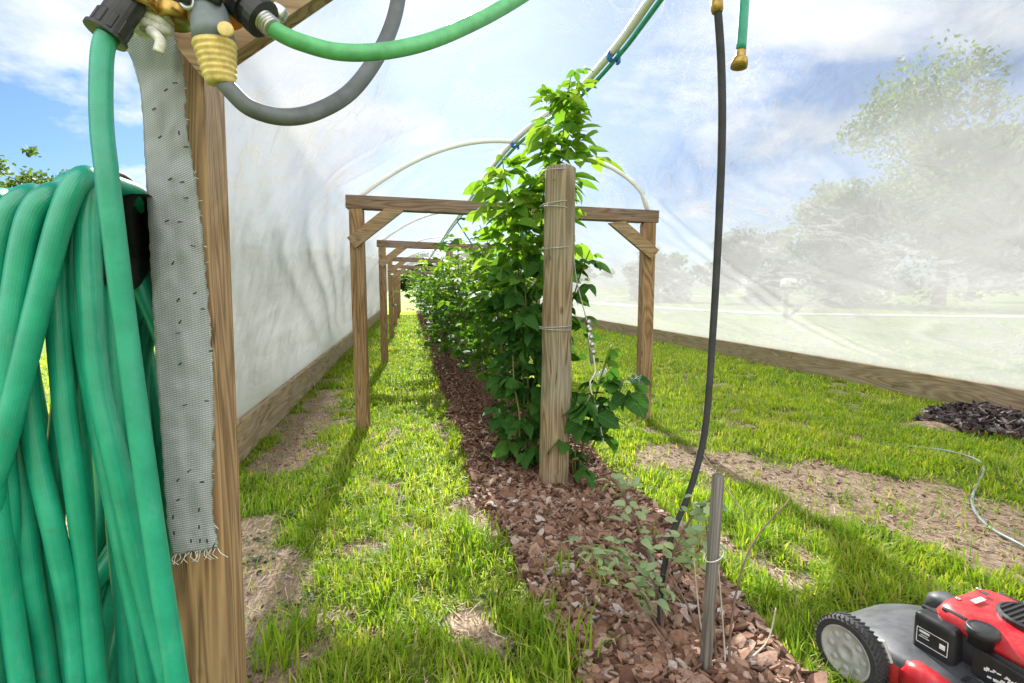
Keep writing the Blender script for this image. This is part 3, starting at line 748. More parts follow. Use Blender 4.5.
# ------------------------------------------------------------------ round log post, wires, tensioner
PX, PY = .695, 2.39
tp = thing('log_post', 'weathered round log post with wires tied round it before the plants', 'post', (PX, PY, 0))
bm = bmesh.new(); prof = []
for i in range(26):
    z = -.1+1.66*i/25; prof.append((.073*(1+.02*math.sin(z*5)+.012*math.sin(z*17)), z))
prof += [(.068, 1.566), (.03, 1.567), (0, 1.566)]
add_lathe(bm, prof, Matrix.Translation((PX, PY, 0)) @ Matrix.Rotation(R(.8), 4, 'Y'), 28)
for v in bm.verts:
    nn = mnoise.noise(Vector((v.co.x*14, v.co.y*14, v.co.z*3)))*.006; dv = Vector((v.co.x-PX, v.co.y-PY, 0)); v.co += dv.normalized()*nn if dv.length > 0.03 else Vector((0, 0, 0))
obj('log', bm, M['log'], tp)
for z, tl in ((1.40, .03), (1.375, -.02), (1.545, .01), (1.19, .015), (.82, .01), (.805, -.01)):
    pts = [Vector((PX+.0015*z+math.cos(a)*.079, PY+math.sin(a)*.079, z+tl*math.cos(a)*.4)) for a in np.linspace(0, 2*math.pi, 28, endpoint=False)]
    obj('wire', tube(pts, .0022, 6, True), M['wire'], tp)
# trellis wire with ratchet tensioner hanging at the right of the post
tw = thing('wire_tensioner', 'thin slack wire with a metal ratchet tensioner hanging right of the log post', 'wire', at(590, 330, 2.4))
pts = [Vector((PX+.076, PY-.03, 1.375)), at(575, 270, 2.38), at(586, 318, 2.38), at(588, 330, 2.38)]
obj('wire', tube(spline(pts, 8), .0028, 6), M['wire'], tw)
bm = bmesh.new()
pa, pb = at(588, 322, 2.38), at(593, 352, 2.38)
for k in range(5):
    c0 = pa.lerp(pb, k/4); add_lathe(bm, [(0, -.011), (.013, -.009), (.016, 0), (.013, .009), (0, .011)], frame_to(c0, (1, .25, .1)), 10)
for p, q in ((pa, at(592, 365, 2.38)),): add_box(bm, (.008, .014, .20), frame_to((p+q)/2, q-p), .002)
obj('ratchet', bm, M['steel'], tw)
obj('tail_wire', tube(spline([pb, at(595, 372, 2.36), at(590, 385, 2.36), at(597, 410, 2.36), at(604, 445, 2.3)], 8), .0035, 6), M['rope'], tw)
# plain far trellis post
t2 = thing('trellis_post', 'distant square trellis post rising from the leafy row', 'post', (.80, 10.1, 0))
obj('log', lathe([(.07, -.1), (.07, 1.72), (.06, 1.73), (0, 1.73)], Matrix.Translation((.80, 10.1, 0)), 16), M['log'], t2)

# ------------------------------------------------------------------ foliage
_ts = [0, .07, .18, .30, .42, .55, .68, .81, .92, 1.06]
_hw = [0, .20, .335, .375, .405, .355, .315, .205, .115, 0]
LT = [[0, 0, 0]]; LUV = [[0, 0]]
for _t, _h in zip(_ts[1:-1], _hw[1:-1]):
    tooth = .045 if _ts.index(_t) % 2 else -.01
    for sg in (-1, 0, 1): LT.append([sg*_h, _t+(tooth if sg else 0), .18*_h*abs(sg)]); LUV.append([sg*_h, _t])
LT.append([0, 1.06, -.02]); LUV.append([0, 1.06])
LT = np.array(LT, float); LUV = np.array(LUV); NLV = len(LT)
LT[:, 2] -= .22*LT[:, 1]**2
LQ = []; LTR = [[0, 2, 1], [0, 3, 2]]
for _r in range(7):
    a = 1+3*_r; LQ += [[a, a+1, a+4, a+3], [a+1, a+2, a+5, a+4]]
LTR += [[22, 23, 25], [23, 24, 25]]
LQ = np.array(LQ); LTR = np.array(LTR)
def leaf_mesh(name, P, D, S, rnd, m, parent, wide=1.0, roll=.5, upb=.8):
    """P positions, D pointing directions, S sizes"""
    P = np.asarray(P); D = np.asarray(D, float); S = np.asarray(S); n = len(P)
    D /= np.linalg.norm(D, axis=1)[:, None]
    up = np.stack([RNG.normal(0, roll, n), RNG.normal(0, roll, n), np.full(n, upb)], 1)
    Xv = np.cross(D, up); Xv /= np.linalg.norm(Xv, axis=1)[:, None]+1e-9
    Zv = np.cross(Xv, D)
    curl = RNG.uniform(.4, 1.6, n)
    T = LT[None, :, :]*np.array([wide, 1, 1]); T = np.repeat(T, n, 0); T[:, :, 2] *= curl[:, None]
    Vv = P[:, None, :]+S[:, None, None]*(T[:, :, 0:1]*Xv[:, None, :]+T[:, :, 1:2]*D[:, None, :]+T[:, :, 2:3]*Zv[:, None, :])
    b = (np.arange(n)*NLV)[:, None, None]
    o = npmesh(name, Vv.reshape(-1, 3), [(LQ[None]+b).reshape(-1, 4), (LTR[None]+b).reshape(-1, 3)], m, parent, attr=np.repeat(rnd, NLV), smooth=True)
    uvv = np.zeros((n*NLV, 3), np.float32); uvv[:, :2] = np.tile(LUV, (n, 1))
    a = o.data.attributes.new('leaf_uv', 'FLOAT_VECTOR', 'POINT'); a.data.foreach_set('vector', uvv.ravel())
    return o
class Leaves:
    def __init__(s): s.P = []; s.D = []; s.S = []; s.R = []
    def add(s, p, d, size, r): s.P.append(tuple(p)); s.D.append(tuple(d)); s.S.append(size); s.R.append(min(1, max(0, r)))
    def trifol(s, p, az, size, r, droop=.35, n=3):
        d = Vector((math.cos(az), math.sin(az), -droop+random.gauss(.1, .25)))
        pet = d.normalized()*size*.45; q = Vector(p)+pet
        s.add(q, d, size, r)
        for sg in ((-1, 1) if n == 3 else (-1, 1, -.55, .55)):
            a = az+sg*1.15+random.gauss(0, .12)
            s.add(q-pet*.15, Vector((math.cos(a), math.sin(a), d.z+random.gauss(0, .15))), size*random.uniform(.68, .85), r+random.gauss(0, .05))
        return q
    def build(s, name, m, parent, wide=1.0, **k): return leaf_mesh(name, s.P, s.D, np.array(s.S), np.array(s.R), m, parent, wide, **k)

# tall blackberry immediately behind the log post
tb = thing('blackberry_bush', 'tallest blackberry with big lime green leaves climbing above the round log post', 'plant', (.66, 2.66, 0), 0, 'blackberry bushes of the row')
cb = bmesh.new(); lv = Leaves(); lv2 = Leaves()
canes = [([(.70, 2.68, 0), (.74, 2.70, .6), (.75, 2.66, 1.2), (.77, 2.58, 1.65), at(571, 74, 2.50)], 90, .115, 1.0),
         ([(.62, 2.66, 0), (.60, 2.68, .6), (.57, 2.70, 1.2), at(502, 158, 2.7)], 80, .11, .9),
         ([(.58, 2.7, 0), (.58, 2.76, .5), (.57, 2.78, 1.0), (.55, 2.8, 1.5)], 24, .095, .6),
         ([(.64, 2.7, 0), (.62, 2.64, .5), (.60, 2.60, .9), (.58, 2.62, 1.3)], 24, .105, .5),
         ([(.66, 2.75, 0), (.57, 2.75, .7), (.60, 2.72, 1.1), (.66, 2.7, 1.5)], 26, .10, .8),
         ([(.72, 2.7, 0), (.80, 2.62, .7), (.88, 2.58, 1.05), at(590, 250, 2.5)], 22, .085, .8),
         ([(.70, 2.74, 0), (.68, 2.72, .7), (.70, 2.7, 1.2), (.73, 2.72, 1.66)], 36, .105, .8),
         ([(.55, 2.62, 0), (.56, 2.56, .3), (.53, 2.56, .5), (.53, 2.6, .65)], 20, .10, .3)]
for pts, n, s, ty in canes:
    path = spline(pts, 14); add_tube(cb, path, lambda t: .0065*(1-.6*t), 6)
    for k in range(n):
        t = .06+.93*(k/(n-1)); p = path[min(len(path)-1, int(t*(len(path)-1)))]
        young = max(0, min(1, (p.z-.65)/.9))
        az = k*2.4+random.gauss(0, .5)
        sz = s*random.uniform(.8, 1.2)*(1-.55*max(0, t-.88)/.12)*(.8+.2*young)
        L = lv2 if young*random.uniform(.7, 1.3) > .5 else lv
        L.trifol(Vector(p)+Vector((random.gauss(0, .06), random.gauss(0, .06), random.gauss(0, .025))), az, sz*1.12, .35+.4*young+random.gauss(0, .16) if L is lv else .35+.4*young+random.gauss(0, .18), .55-.3*young)
for pts, n, lo in ((canes[0][0], 46, 1.50), (canes[1][0], 34, 1.15), (canes[6][0], 20, 1.3)):
    path = [p for p in spline(pts, 40) if p.z > lo]
    for k in range(n):
        p = path[int((k+.5)/n*len(path))]; f = k/n
        lv2.trifol(p+Vector((random.gauss(0, .035), random.gauss(0, .035), random.gauss(0, .02))), k*2.4+random.gauss(0, .4), .118*random.uniform(.7, 1.15)*(1-.5*max(0, f-.75)/.25), .5+random.gauss(0, .22), .35)
# dense lower skirt
for k in range(60):
    z = random.uniform(.18, 1.2); a = random.uniform(0, 6.28)
    r = .16*random.uniform(.5, 1)
    p = Vector((.645+r*math.cos(a), 2.70+r*math.sin(a), z)); lv.trifol(p, a+random.gauss(0, .6), .105*random.uniform(.7, 1.15), .32+.25*(z-.2)+random.gauss(0, .18), .6)
obj('cane', cb, M['cane'], tb); lv.build('foliage', M['leafdark'], tb, .82); lv2.build('young_foliage', M['leaflime'], tb, .72)

# young shoot right of the post
ts = thing('blackberry_shoot', 'low young blackberry shoot with broad dark leaves right of the log post', 'plant', (.86, 2.45, 0))
cb = bmesh.new(); lv = Leaves(); lv2 = Leaves()
for pts, n, s in (([(.84, 2.5, 0), at(590, 420, 2.42), at(600, 380, 2.42), at(612, 345, 2.45)], 13, .105), ([(.86, 2.48, 0), at(600, 430, 2.36), at(618, 395, 2.36), at(624, 378, 2.38)], 11, .12), ([(.83, 2.46, 0), at(576, 440, 2.36), at(584, 410, 2.34), at(590, 395, 2.34)], 10, .125), ([(.83, 2.46, 0), at(572, 462, 2.36), at(578, 458, 2.32)], 4, .11)):
    path = spline(pts, 10); add_tube(cb, path, .005, 6)
    for k in range(n):
        t = .35+.65*k/(n-1); p = path[int(t*(len(path)-1))]
        top = p.z > .62
        (lv2 if top else lv).trifol(Vector(p)+Vector((random.gauss(0, .02), random.gauss(0, .02), 0)), k*2.4+random.random(), s*random.uniform(.75, 1.1)*(.62 if top else 1), .5+random.gauss(0, .15), .45)
obj('cane', cb, M['cane'], ts); lv.build('foliage', M['leafdark'], ts, 1.15); lv2.build('young_foliage', M['leaf'], ts, .95)

# the hedge row: five differently grown bushes repeated down the row
def make_bush(x, y, label, seed, n_leaf, size, mat, h):
    random.seed(seed)
    t = thing('blackberry_bush', label, 'plant', (x, y, 0), 0, 'blackberry bushes of the row')
    cb = bmesh.new(); lv = Leaves(); lv2 = Leaves()
    for k in range(11):
        bx, by = x+random.gauss(0, .06), y+random.uniform(-.3, .3)
        a = random.uniform(0, 6.28); sp = random.uniform(.12, .40); hh = h*random.uniform(.78, 1.04)
        tipz = hh*random.uniform(.82, 1.0)
        pts = [Vector((bx, by, -.02)), Vector((bx+.3*sp*math.cos(a), by+.4*sp*math.sin(a), hh*.45)), Vector((bx+.75*sp*math.cos(a), by+sp*math.sin(a), hh*.85)), Vector((bx+1.1*sp*math.cos(a), by+1.5*sp*math.sin(a), tipz))]
        path = spline(pts, 10); add_tube(cb, path, lambda t: .006*(1-.5*t), 5)
        for j in range(n_leaf//11):
            tt = 1-random.random()**1.0*.80; p = path[min(len(path)-1, int(tt*(len(path)-1)))]
            off = Vector((random.gauss(0, .10), random.gauss(0, .10), random.gauss(0, .06)))
            q = p+off; young = max(0, min(1, (q.z-.75)/.55))
            L = lv2 if random.random() < .25+.45*young else lv
            L.trifol(q, random.uniform(0, 6.28), size*random.uniform(.65, 1.25), .38+.35*young+random.gauss(0, .2), .4)
    obj('cane', cb, M['drycane'], t); lv.build('foliage', mat, t, 1.0); lv2.build('young_foliage', M['leaf'], t, .95)
    return t
bushes = [make_bush(.66, 3.35, 'blackberry bush next behind the tall one, with thin twiggy leaves', 3, 500, .058, M['leaf'], 1.42),
          make_bush(.67, 4.15, 'bushy blackberry third in the row, low dark skirt of leaves', 5, 480, .064, M['leaf'], 1.38),
          make_bush(.67, 5.0, 'blackberry bush fourth in the row, yellowish leafy top', 8, 480, .068, M['leaf'], 1.38)]
random.seed(99)
LBH = ['blackberry bush fifth in the row under the second beam', 'blackberry bush sixth in the row, just before the third beam']
y = 5.9; k = 0
while y < 21:
    far = y > 9
    lab = LBH[k] if k < 2 else ('distant blackberry bush in the unbroken far part of the row')
    b = dup(bushes[k % 3], (.67+random.gauss(0, .02), y, 0), random.uniform(0, 6.28), lab)
    s = random.uniform(.92, 1.05); b.scale = (1.1, 1.1, s)
    y += .88+.04*k; k += 1
random.seed(1234)

# blueberry bush by the stake
bl = thing('blueberry_bush', 'spindly young blueberry bush with pale bluish leaves beside the grey stake', 'shrub', (.69, 1.25, 0))
cb = bmesh.new(); lv = Leaves()
for pl, r in (([(662, 640, 1.23), (655, 580, 1.25), (640, 530, 1.27), (622, 492, 1.28), (612, 478, 1.28)], .0035), ([(662, 640, 1.23), (668, 570, 1.22), (690, 520, 1.2), (712, 498, 1.18)], .0035), ([(664, 640, 1.23), (640, 590, 1.22), (610, 560, 1.22), (582, 545, 1.22)], .003),
              ([(662, 640, 1.23), (660, 600, 1.22), (650, 575, 1.2)], .003), ([(668, 600, 1.22), (690, 560, 1.2), (705, 545, 1.18)], .003), ([(655, 580, 1.25), (630, 556, 1.26), (612, 548, 1.26)], .0025)):
    path = spline([at(*p) for p in pl], 10); add_tube(cb, path, r, 6)
    n = 34
    for k in range(n):
        t = .42+.58*k/(n-1); p = path[min(len(path)-1, int(t*(len(path)-1)))]
        lv.add(p+Vector((random.gauss(0, .022), random.gauss(0, .022), random.gauss(0, .014))), (math.cos(k*2.4+random.random()), math.sin(k*2.4), random.uniform(-.25, .5)), .035*random.uniform(.65, 1.3), random.gauss(.6, .25))
for pts in ([(728, 686, 1.08), (733, 610, 1.1), (752, 545, 1.13), (790, 499, 1.16)], [(718, 690, 1.09), (712, 600, 1.12), (706, 520, 1.15)], [(716, 690, 1.08), (694, 620, 1.1), (668, 570, 1.12)], [(690, 690, 1.1), (660, 635, 1.15), (628, 590, 1.2)]):
    add_tube(cb, spline([at(*p) for p in pts], 8), lambda t: .0038*(1-.5*t), 6)
for pts in ([(730, 688, 1.08), (750, 660, 1.09), (768, 640, 1.12), (776, 608, 1.13)], [(720, 690, 1.08), (702, 630, 1.1), (694, 560, 1.12)], [(726, 690, 1.08), (724, 640, 1.1), (716, 540, 1.13)], [(742, 510, 1.7), (726, 488, 1.72), (700, 450, 1.74)]):
    obj('dead_cane', tube(spline([at(*p) for p in pts], 8), lambda t: .0032*(1-.4*t), 6), M['palecane'], bl)
obj('stem', cb, M['drycane'], bl); lv.build('foliage', M['blueleaf'], bl, .62)

tk = thing('wooden_stake', 'short weathered grey wooden stake standing in the bark mulch', 'stake', (.728, 1.09, 0))
bm = boxm((.0235, .0235, .62), (.728, 1.09, .237), Matrix.Rotation(R(1.5), 4, 'Y') @ Matrix.Rotation(R(12), 4, 'Z'), .003)
obj('stake', bm, M['stake'], tk)
obj('tie', tube([Vector((.733+math.cos(a)*.022, 1.09+math.sin(a)*.022, .34+.012*math.cos(a))) for a in np.linspace(0, 6.28, 18, endpoint=False)], .0014, 5, True), M['rope'], tk)

# ------------------------------------------------------------------ hanging tubes
ht = thing('drip_hose', 'thin black hose hanging from overhead down into the mulch in front', 'hose', at(661, 650, 1.24))
path = spline([at(*p) for p in [(714, -60, 1.3), (717, 0, 1.3), (721, 60, 1.3), (722, 130, 1.3), (719, 220, 1.3), (713, 330, 1.29), (705, 430, 1.28), (690, 490, 1.27), (672, 535, 1.25), (664, 570, 1.24), (660, 610, 1.235), (663, 655, 1.23)]], 8)
obj('tube', tube(path, lambda t: .0108-.0026*min(1, max(0, (t-.3)/.4)), 12), M['rubber'], ht)
d = (at(717, 14, 1.3)-at(716, -4, 1.3)); obj('brass_sleeve', lathe([(.0, 0), (.0155, 0), (.0155, .03), (.014, .031), (.014, .036), (0, .036)], frame_to(at(716.5, -2, 1.3), d), 16), M['brass'], ht)
hh = thing('hose_end', 'short end of bright green hose with a brass coupling hanging down overhead', 'hose', at(740, 65, 1.75))
p0, p1 = at(746, -60, 1.75), at(741, 50, 1.75)
obj('tube', tube(spline([p0, p0.lerp(p1, .5)+Vector((.004, 0, 0)), p1], 8), .0175, 12), M['hose'], hh)
obj('coupling', lathe([(.0, 0), (.016, 0), (.018, .005), (.018, .022), (.026, .03), (.029, .04), (.029, .062), (.022, .062), (.02, .05), (0, .05)], frame_to(at(741, 50, 1.75), at(739, 66, 1.75)-at(741, 50, 1.75)), 18), M['brass'], hh)
gt = obj('drip_tube', tube(spline([gp(*p)+Vector((0, 0, .006+z)) for p, z in [((862, 438), -.03), ((905, 447), 0), ((950, 455), .015), ((983, 468), .01), ((972, 500), 0), ((985, 525), 0), ((1024, 552), .015), ((1080, 580), 0)]], 10), .0065, 8), M['tubeclear'])
tag(gt, 'thin pale grey drip tube winding over the lawn at the right', 'tube')

# ------------------------------------------------------------------ strap on the near post
L = [(118, 36), (132, 62), (141, 100), (147, 200), (154, 330), (160, 420), (167, 520), (173, 556)]
Rr = [(158, 8), (181, 52), (188, 130), (199, 200), (207, 280), (212, 350), (214, 420), (213, 500), (219, 549)]
def edge_curve(pl, n): 
    s = spline([(a, b, 0) for a, b in pl], 12); Lq = [0]
    for p, q in zip(s[:-1], s[1:]): Lq.append(Lq[-1]+(q-p).length)
    out = []
    for i in range(n):
        t = Lq[-1]*i/(n-1); k = max(j for j in range(len(Lq)) if Lq[j] <= t+1e-9); k = min(k, len(s)-2)
        out.append(s[k].lerp(s[k+1], (t-Lq[k])/max(1e-9, Lq[k+1]-Lq[k])))
    return out
NS, NW = 160, 22
el, er = edge_curve(L, NS), edge_curve(Rr, NS)
bm = bmesh.new(); uvl = bm.loops.layers.uv.verify(); grid = []
for i in range(NS):
    row = []
    for j in range(NW):
        t = j/(NW-1); q = el[i].lerp(er[i], t)
        if j == NW-1: q.x += random.uniform(-1.6, 1.0)
        if j == 0: q.x += random.uniform(-.6, .6)
        if i == NS-1: q.y += random.uniform(-3, 2)
        Yd = .978-.007*math.sin(t*3.1)-.006*mnoise.noise(Vector((i*.09, t*3, 0)))-.004*mnoise.noise(Vector((i*.22, t*5, 4)))
        if i > NS-8 and t > .8: Yd -= .010*(i-NS+8)/8
        Yd -= max(0, (70-q.y)/70)*.06
        row.append(bm.verts.new(at(q.x, q.y, Yd)))
    grid.append(row)
for i in range(NS-1):
    for j in range(NW-1):
        f = bm.faces.new((grid[i][j], grid[i+1][j], grid[i+1][j+1], grid[i][j+1]))
        for lp, (a, b) in zip(f.loops, ((i, j), (i+1, j), (i+1, j+1), (i, j+1))): lp[uvl].uv = (b/(NW-1)*.085, a/(NS-1)*1.05)
r = bmesh.ops.solidify(bm, geom=bm.faces[:], thickness=.0018)
tS = thing('webbing_strip', 'frayed white woven webbing strip stapled down the near post', 'webbing', at(180, 553, .978))
obj('webbing', bm, M['strap'], tS)
# frayed threads
for k in range(14):
    q = er[NS-1].lerp(el[NS-1], (k+random.random())/14); p = at(q.x, q.y-1, .966)
    obj('loose_thread', tube(spline([p, p+Vector((random.gauss(0, .004), -.004, -.008)), p+Vector((random.gauss(0, .008), -.006, -.016))], 3), .0006, 4), M['rope'], tS)
for k in range(16):
    q = er[random.randint(8, NS-2)]; p = at(q.x-1, q.y, .968)
    obj('loose_thread', tube([p, p+Vector((random.uniform(.003, .008), -.003, random.gauss(0, .003)))], .0005, 4), M['rope'], tS)
SP = [(137, 33, 80), (175, 83, 10), (166, 90, 40), (154, 109, 35), (160, 137, 40), (179, 133, 90), (186, 147, 5), (170, 179, 40), (182, 182, 10), (186, 198, 5), (167, 221, 30), (180, 222, 5), (193, 246, -15), (173, 263, 60), (195, 293, 30), (178, 300, 50), (203, 309, 0), (180, 322, 60), (178, 333, 10), (180, 364, 40), (211, 351, 5), (185, 405, 20), (207, 401, -5), (189, 471, 40), (202, 482, -5), (178, 480, 50), (178, 500, 30), (199, 510, 80), (173, 517, 80), (199, 527, 85), (174, 533, 90), (191, 541, 90), (200, 541, 85), (207, 541, 95), (214, 545, 60)]
for x, y, a in SP:
    c0 = at(x, y, .966)
    bm = boxm((.0068, .0018, .0019), c0, Matrix.Rotation(-R(a), 4, 'Y') @ Matrix.Rotation(0, 4, 'Z'), 0)
    obj('staple', bm, M['black'], tS, smooth=False)

# ------------------------------------------------------------------ hose reel hanger and the coiled hose
HA = Vector((-.415, .965, 1.112)); HB = Vector((-.80, .965, 1.10))     # the saddle sticks out sideways from the post
HE = HB-HA; nv = Vector((0, -1, 0))
hg = thing('hose_hanger', 'black plastic hose hanger fixed to the near post under the coiled hose', 'hose hanger', HA)
bm = bmesh.new(); ring = []
for s_ in (0.0, 1.0):
    ring.append([HA+HE*s_+nv*(math.cos(a)*.066)+Vector((0, 0, math.sin(a)*.062-.02)) for a in (math.pi*(-.25+1.5*k/20) for k in range(21))])
v0 = [bm.verts.new(p) for p in ring[0]]; v1 = [bm.verts.new(p) for p in ring[1]]
for k in range(20): bm.faces.new((v0[k], v0[k+1], v1[k+1], v1[k]))
bmesh.ops.solidify(bm, geom=bm.faces[:], thickness=.006)
obj('saddle', bm, M['black'], hg)
bm = bmesh.new()
c0 = HA+HE*.10
add_lathe(bm, [(0, 0), (.088, 0), (.094, .004), (.094, .010), (.080, .014), (0, .014)], frame_to(c0+Vector((0, 0, -.022)), Vector((-1, 0, 0))), 36)
obj('flange', bm, M['black'], hg)
obj('lip', tube([HA+HE*.11+nv*(math.cos(a)*.094)+Vector((0, 0, math.sin(a)*.094-.022)) for a in np.linspace(-.3, math.pi+.3, 24)], .008, 8), M['darkgrey'], hg)

th = thing('garden_hose', 'thick green garden hose hanging in a big coil over the black hanger', 'hose', HA+HE*.5+Vector((0, 0, -.95)))
bm = bmesh.new()
random.seed(5)
# each winding: pixel track of its front strand and its depth, then round the back and over the saddle again
ST = [([(97, 172), (88, 215), (90, 290), (98, 380), (116, 460), (146, 590), (170, 683)], .872),
      ([(80, 166), (62, 215), (42, 290), (20, 380), (2, 450), (-30, 560), (-45, 683)], .838),
      ([(50, 170), (30, 220), (16, 290), (6, 380), (-6, 470), (-14, 560), (-20, 683)], .845),
      ([(24, 172), (4, 225), (-8, 300), (-14, 400), (-4, 500), (10, 600), (22, 683)], .86),
      ([(66, 172), (60, 230), (56, 290), (64, 400), (76, 490), (88, 590), (98, 683)], .89),
      ([(88, 170), (78, 230), (80, 310), (98, 420), (116, 510), (136, 610), (150, 683)], .905),
      ([(36, 176), (28, 240), (24, 330), (34, 440), (56, 540), (72, 620), (78, 683)], .885),
      ([(10, 178), (6, 260), (14, 350), (20, 470), (30, 570), (42, 640), (48, 683)], .90),
      ([(-10, 176), (-16, 240), (-12, 330), (0, 430), (8, 520), (4, 610), (-2, 683)], .875),
      ([(-34, 176), (-40, 240), (-30, 340), (-20, 450), (-30, 560), (-36, 640), (-40, 683)], .88),
      ([(72, 178), (74, 260), (70, 340), (60, 440), (52, 540), (60, 620), (70, 683)], .925),
      ([(100, 176), (106, 240), (110, 330), (114, 430), (116, 520), (124, 610), (128, 683)], .94),
      ([(-60, 176), (-64, 240), (-60, 340), (-62, 450), (-64, 560), (-62, 640), (-60, 683)], .88)]
for n_, (tr_px, dp) in enumerate(ST):
    pts = [at(x, y+(13 if tr_px[0][0] > 60 else 25)*(i == 0), dp+.012*(i == 0)+.02*(i > 4)) for i, (x, y) in enumerate(tr_px)]
    top = pts[0]; bot = pts[-1]
    bz = random.uniform(.10, .22); dr = (pts[-1]-pts[-2])
    by = random.uniform(1.02, 1.14); sx_ = random.gauss(0, .03)
    q = bot+dr*.6
    path = [top+Vector((0, .05, .008))]+pts+[Vector((q.x, q.y+.01, min(q.z, bz+.1)))]
    path += [Vector((q.x+dr.x*.3, (q.y+by)/2, bz)), Vector((q.x+sx_, by, bz+.12)), Vector((top.x+sx_*1.5, by+.02, .55)), Vector((top.x+sx_, by+.01, .85)), Vector((top.x, by-.02, 1.06)), Vector((top.x, (top.y+.05+by)/2, top.z-.004))]
    add_tube(bm, spline(path, 10, True), random.choice((.0150, .0158, .0164))+random.uniform(-.0004, .0006), 16, True)
obj('coil', bm, M['hose'], th)
bm = bmesh.new()
path = spline([at(*p) for p in [(117, 22, .80), (104, 45, .80), (101, 85, .80), (102, 130, .80), (107, 175, .80), (116, 250, .81), (126, 330, .82), (138, 420, .82), (152, 520, .82), (164, 600, .82), (179, 700, .82), (188, 800, .82)]], 10)
obj('riser', tube(path, lambda t: .0128+.0035*t, 14), M['hose'], th)
p, q = at(131, -2, .815), at(105, 36, .80)
bm = bmesh.new(); ln = (q-p).length
add_lathe(bm, [(0, 0), (.018, 0), (.020, .003), (.020, ln*.55), (.0205, ln*.58), (.0205, ln*.92), (.025, ln*.93), (.025, ln*1.0), (.015, ln*1.0), (0, ln)], frame_to(p, q-p), 24)
for k in range(10):
    a = 2*math.pi*k/10; Mx = frame_to(p, q-p) @ Matrix.Translation((math.cos(a)*.020, math.sin(a)*.020, ln*.74)) @ Matrix.Rotation(a, 4, 'Z'); add_box(bm, (.004, .006, ln*.34), Mx, .001)
obj('connector', bm, M['black'], th, smooth=False)
random.seed(77)

# ------------------------------------------------------------------ brass manifold, rope, grey hose, light green hose
bv = thing('brass_manifold', 'brass tap manifold with side outlets at the top of the near post', 'tap', at(215, -10, .86))
bm = bmesh.new()
p0, p1 = at(120, -16, .84), at(270, -10, .85)
add_lathe(bm, [(0, 0), (.02, 0), (.02, (p1-p0).length), (0, (p1-p0).length)], frame_to(p0, p1-p0), 20)
for px, Yd, l in ((136, .82, .03), (172, .85, .052), (206, .83, .05), (246, .85, .03)):
    a = at(px, -14, Yd); add_lathe(bm, [(0, -.012), (.017, -.012), (.019, 0), (.019, l*.55), (.024, l*.6), (.024, l), (.02, l+.002), (.018, l-.006), (0, l-.006)], frame_to(a, Vector((.02, -.1, -1))), 18)
obj('pipe_body', bm, M['brass'], bv)
obj('screw', lathe([(0, 0), (.010, 0), (.011, .003), (.007, .005), (.004, .003), (0, .003)], frame_to(at(188, 3, .80), (0, -1, 0)), 16), M['steel'], bv)
for px in (178, 208): obj('lever', boxm((.034, .014, .018), at(px, -6, .795), Matrix.Rotation(R(15), 4, 'Y'), .004, 2), M['black'], bv)
obj('washer', lathe([(0, 0), (.026, 0), (.028, .01), (.022, .024), (0, .024)], frame_to(at(226, 6, .86), (.3, -.5, -.7)), 20), M['orange'], bv)
tr_ = thing('rope_knot', 'short white rope wound round the brass fitting', 'rope', at(150, 20, .83))
bm = bmesh.new()
for k in range(7):
    c0 = at(150+k*.4, -8+k*6.2, .845)
    add_tube(bm, [c0+Vector((math.cos(a)*.021, math.sin(a)*.018, .004*math.sin(a*2+k))) for a in np.linspace(0, 6.283, 16, endpoint=False)], .0062, 7, True)
add_tube(bm, spline([at(150, 30, .825), at(160, 40, .82), at(158, 52, .82)], 6), .007, 7)
obj('rope', bm, M['rope'], tr_)
# grey hose with moulded grip
gh = thing('grey_hose', 'dark grey hose with a grey and yellow grip looping down from the manifold', 'hose', at(222, 85, .82))
obj('tube', tube(spline([at(*p) for p in [(221, 78, .82), (232, 92, .82), (252, 109, .83), (285, 117, .86), (318, 111, .90), (350, 92, .95), (374, 62, 1.0), (390, 30, 1.05), (398, 0, 1.1), (402, -40, 1.14)]], 10), lambda t: .0118+.0028*t, 14), M['grey_hose'], gh)
p, q = at(208, 4, .815), at(221, 84, .82); ln = (q-p).length
obj('grip_sleeve', lathe([(0, 0), (.020, 0), (.0235, ln*.08), (.026, ln*.3), (.0275, ln*.47), (0, ln*.47)], frame_to(p, q-p), 24), M['grip_grey'], gh)
bm = bmesh.new(); pr = [(0, ln*.465), (.0272, ln*.465)]
for k in range(6):
    z = ln*(.5+.075*k); r = .0268-.0012*k
    pr += [(r, z), (r+.0012, z+ln*.012), (r+.0012, z+ln*.035), (r-.0012, z+ln*.05)]
pr += [(.020, ln*.96), (.018, ln*1.0), (.012, ln*1.01), (0, ln*1.01)]
add_lathe(bm, pr, frame_to(p, q-p), 24); obj('grip', bm, M['grip'], gh)
fc = (at(226, 32, .815)-p); obj('button', lathe([(0, 0), (.010, 0), (.010, .003), (.008, .004), (0, .004)], frame_to(at(226, 30, .788), (.12, -1, .12)), 18), M['grip'], gh)
lh = thing('light_green_hose', 'light green hose curving right across the top from a black coupling', 'hose', at(270, 20, .82))
obj('tube', tube(spline([at(*p) for p in [(258, 16, .82), (275, 30, .82), (300, 42, .83), (340, 52, .85), (385, 51, .88), (430, 41, .92), (475, 22, .97), (515, 0, 1.02), (560, -30, 1.07)]], 10), lambda t: .0115+.0022*t, 14), M['lime_hose'], lh)
p, q = at(232, -8, .83), at(266, 22, .82); ln = (q-p).length
obj('coupling', lathe([(0, 0), (.024, 0), (.026, .004), (.026, ln*.5), (.022, ln*.52), (.022, ln*.7), (.027, ln*.72), (.027, ln*.93), (.015, ln*.95), (0, ln*.95)], frame_to(p, q-p), 20), M['black'], lh, smooth=False)
pr = [(0, 0)]
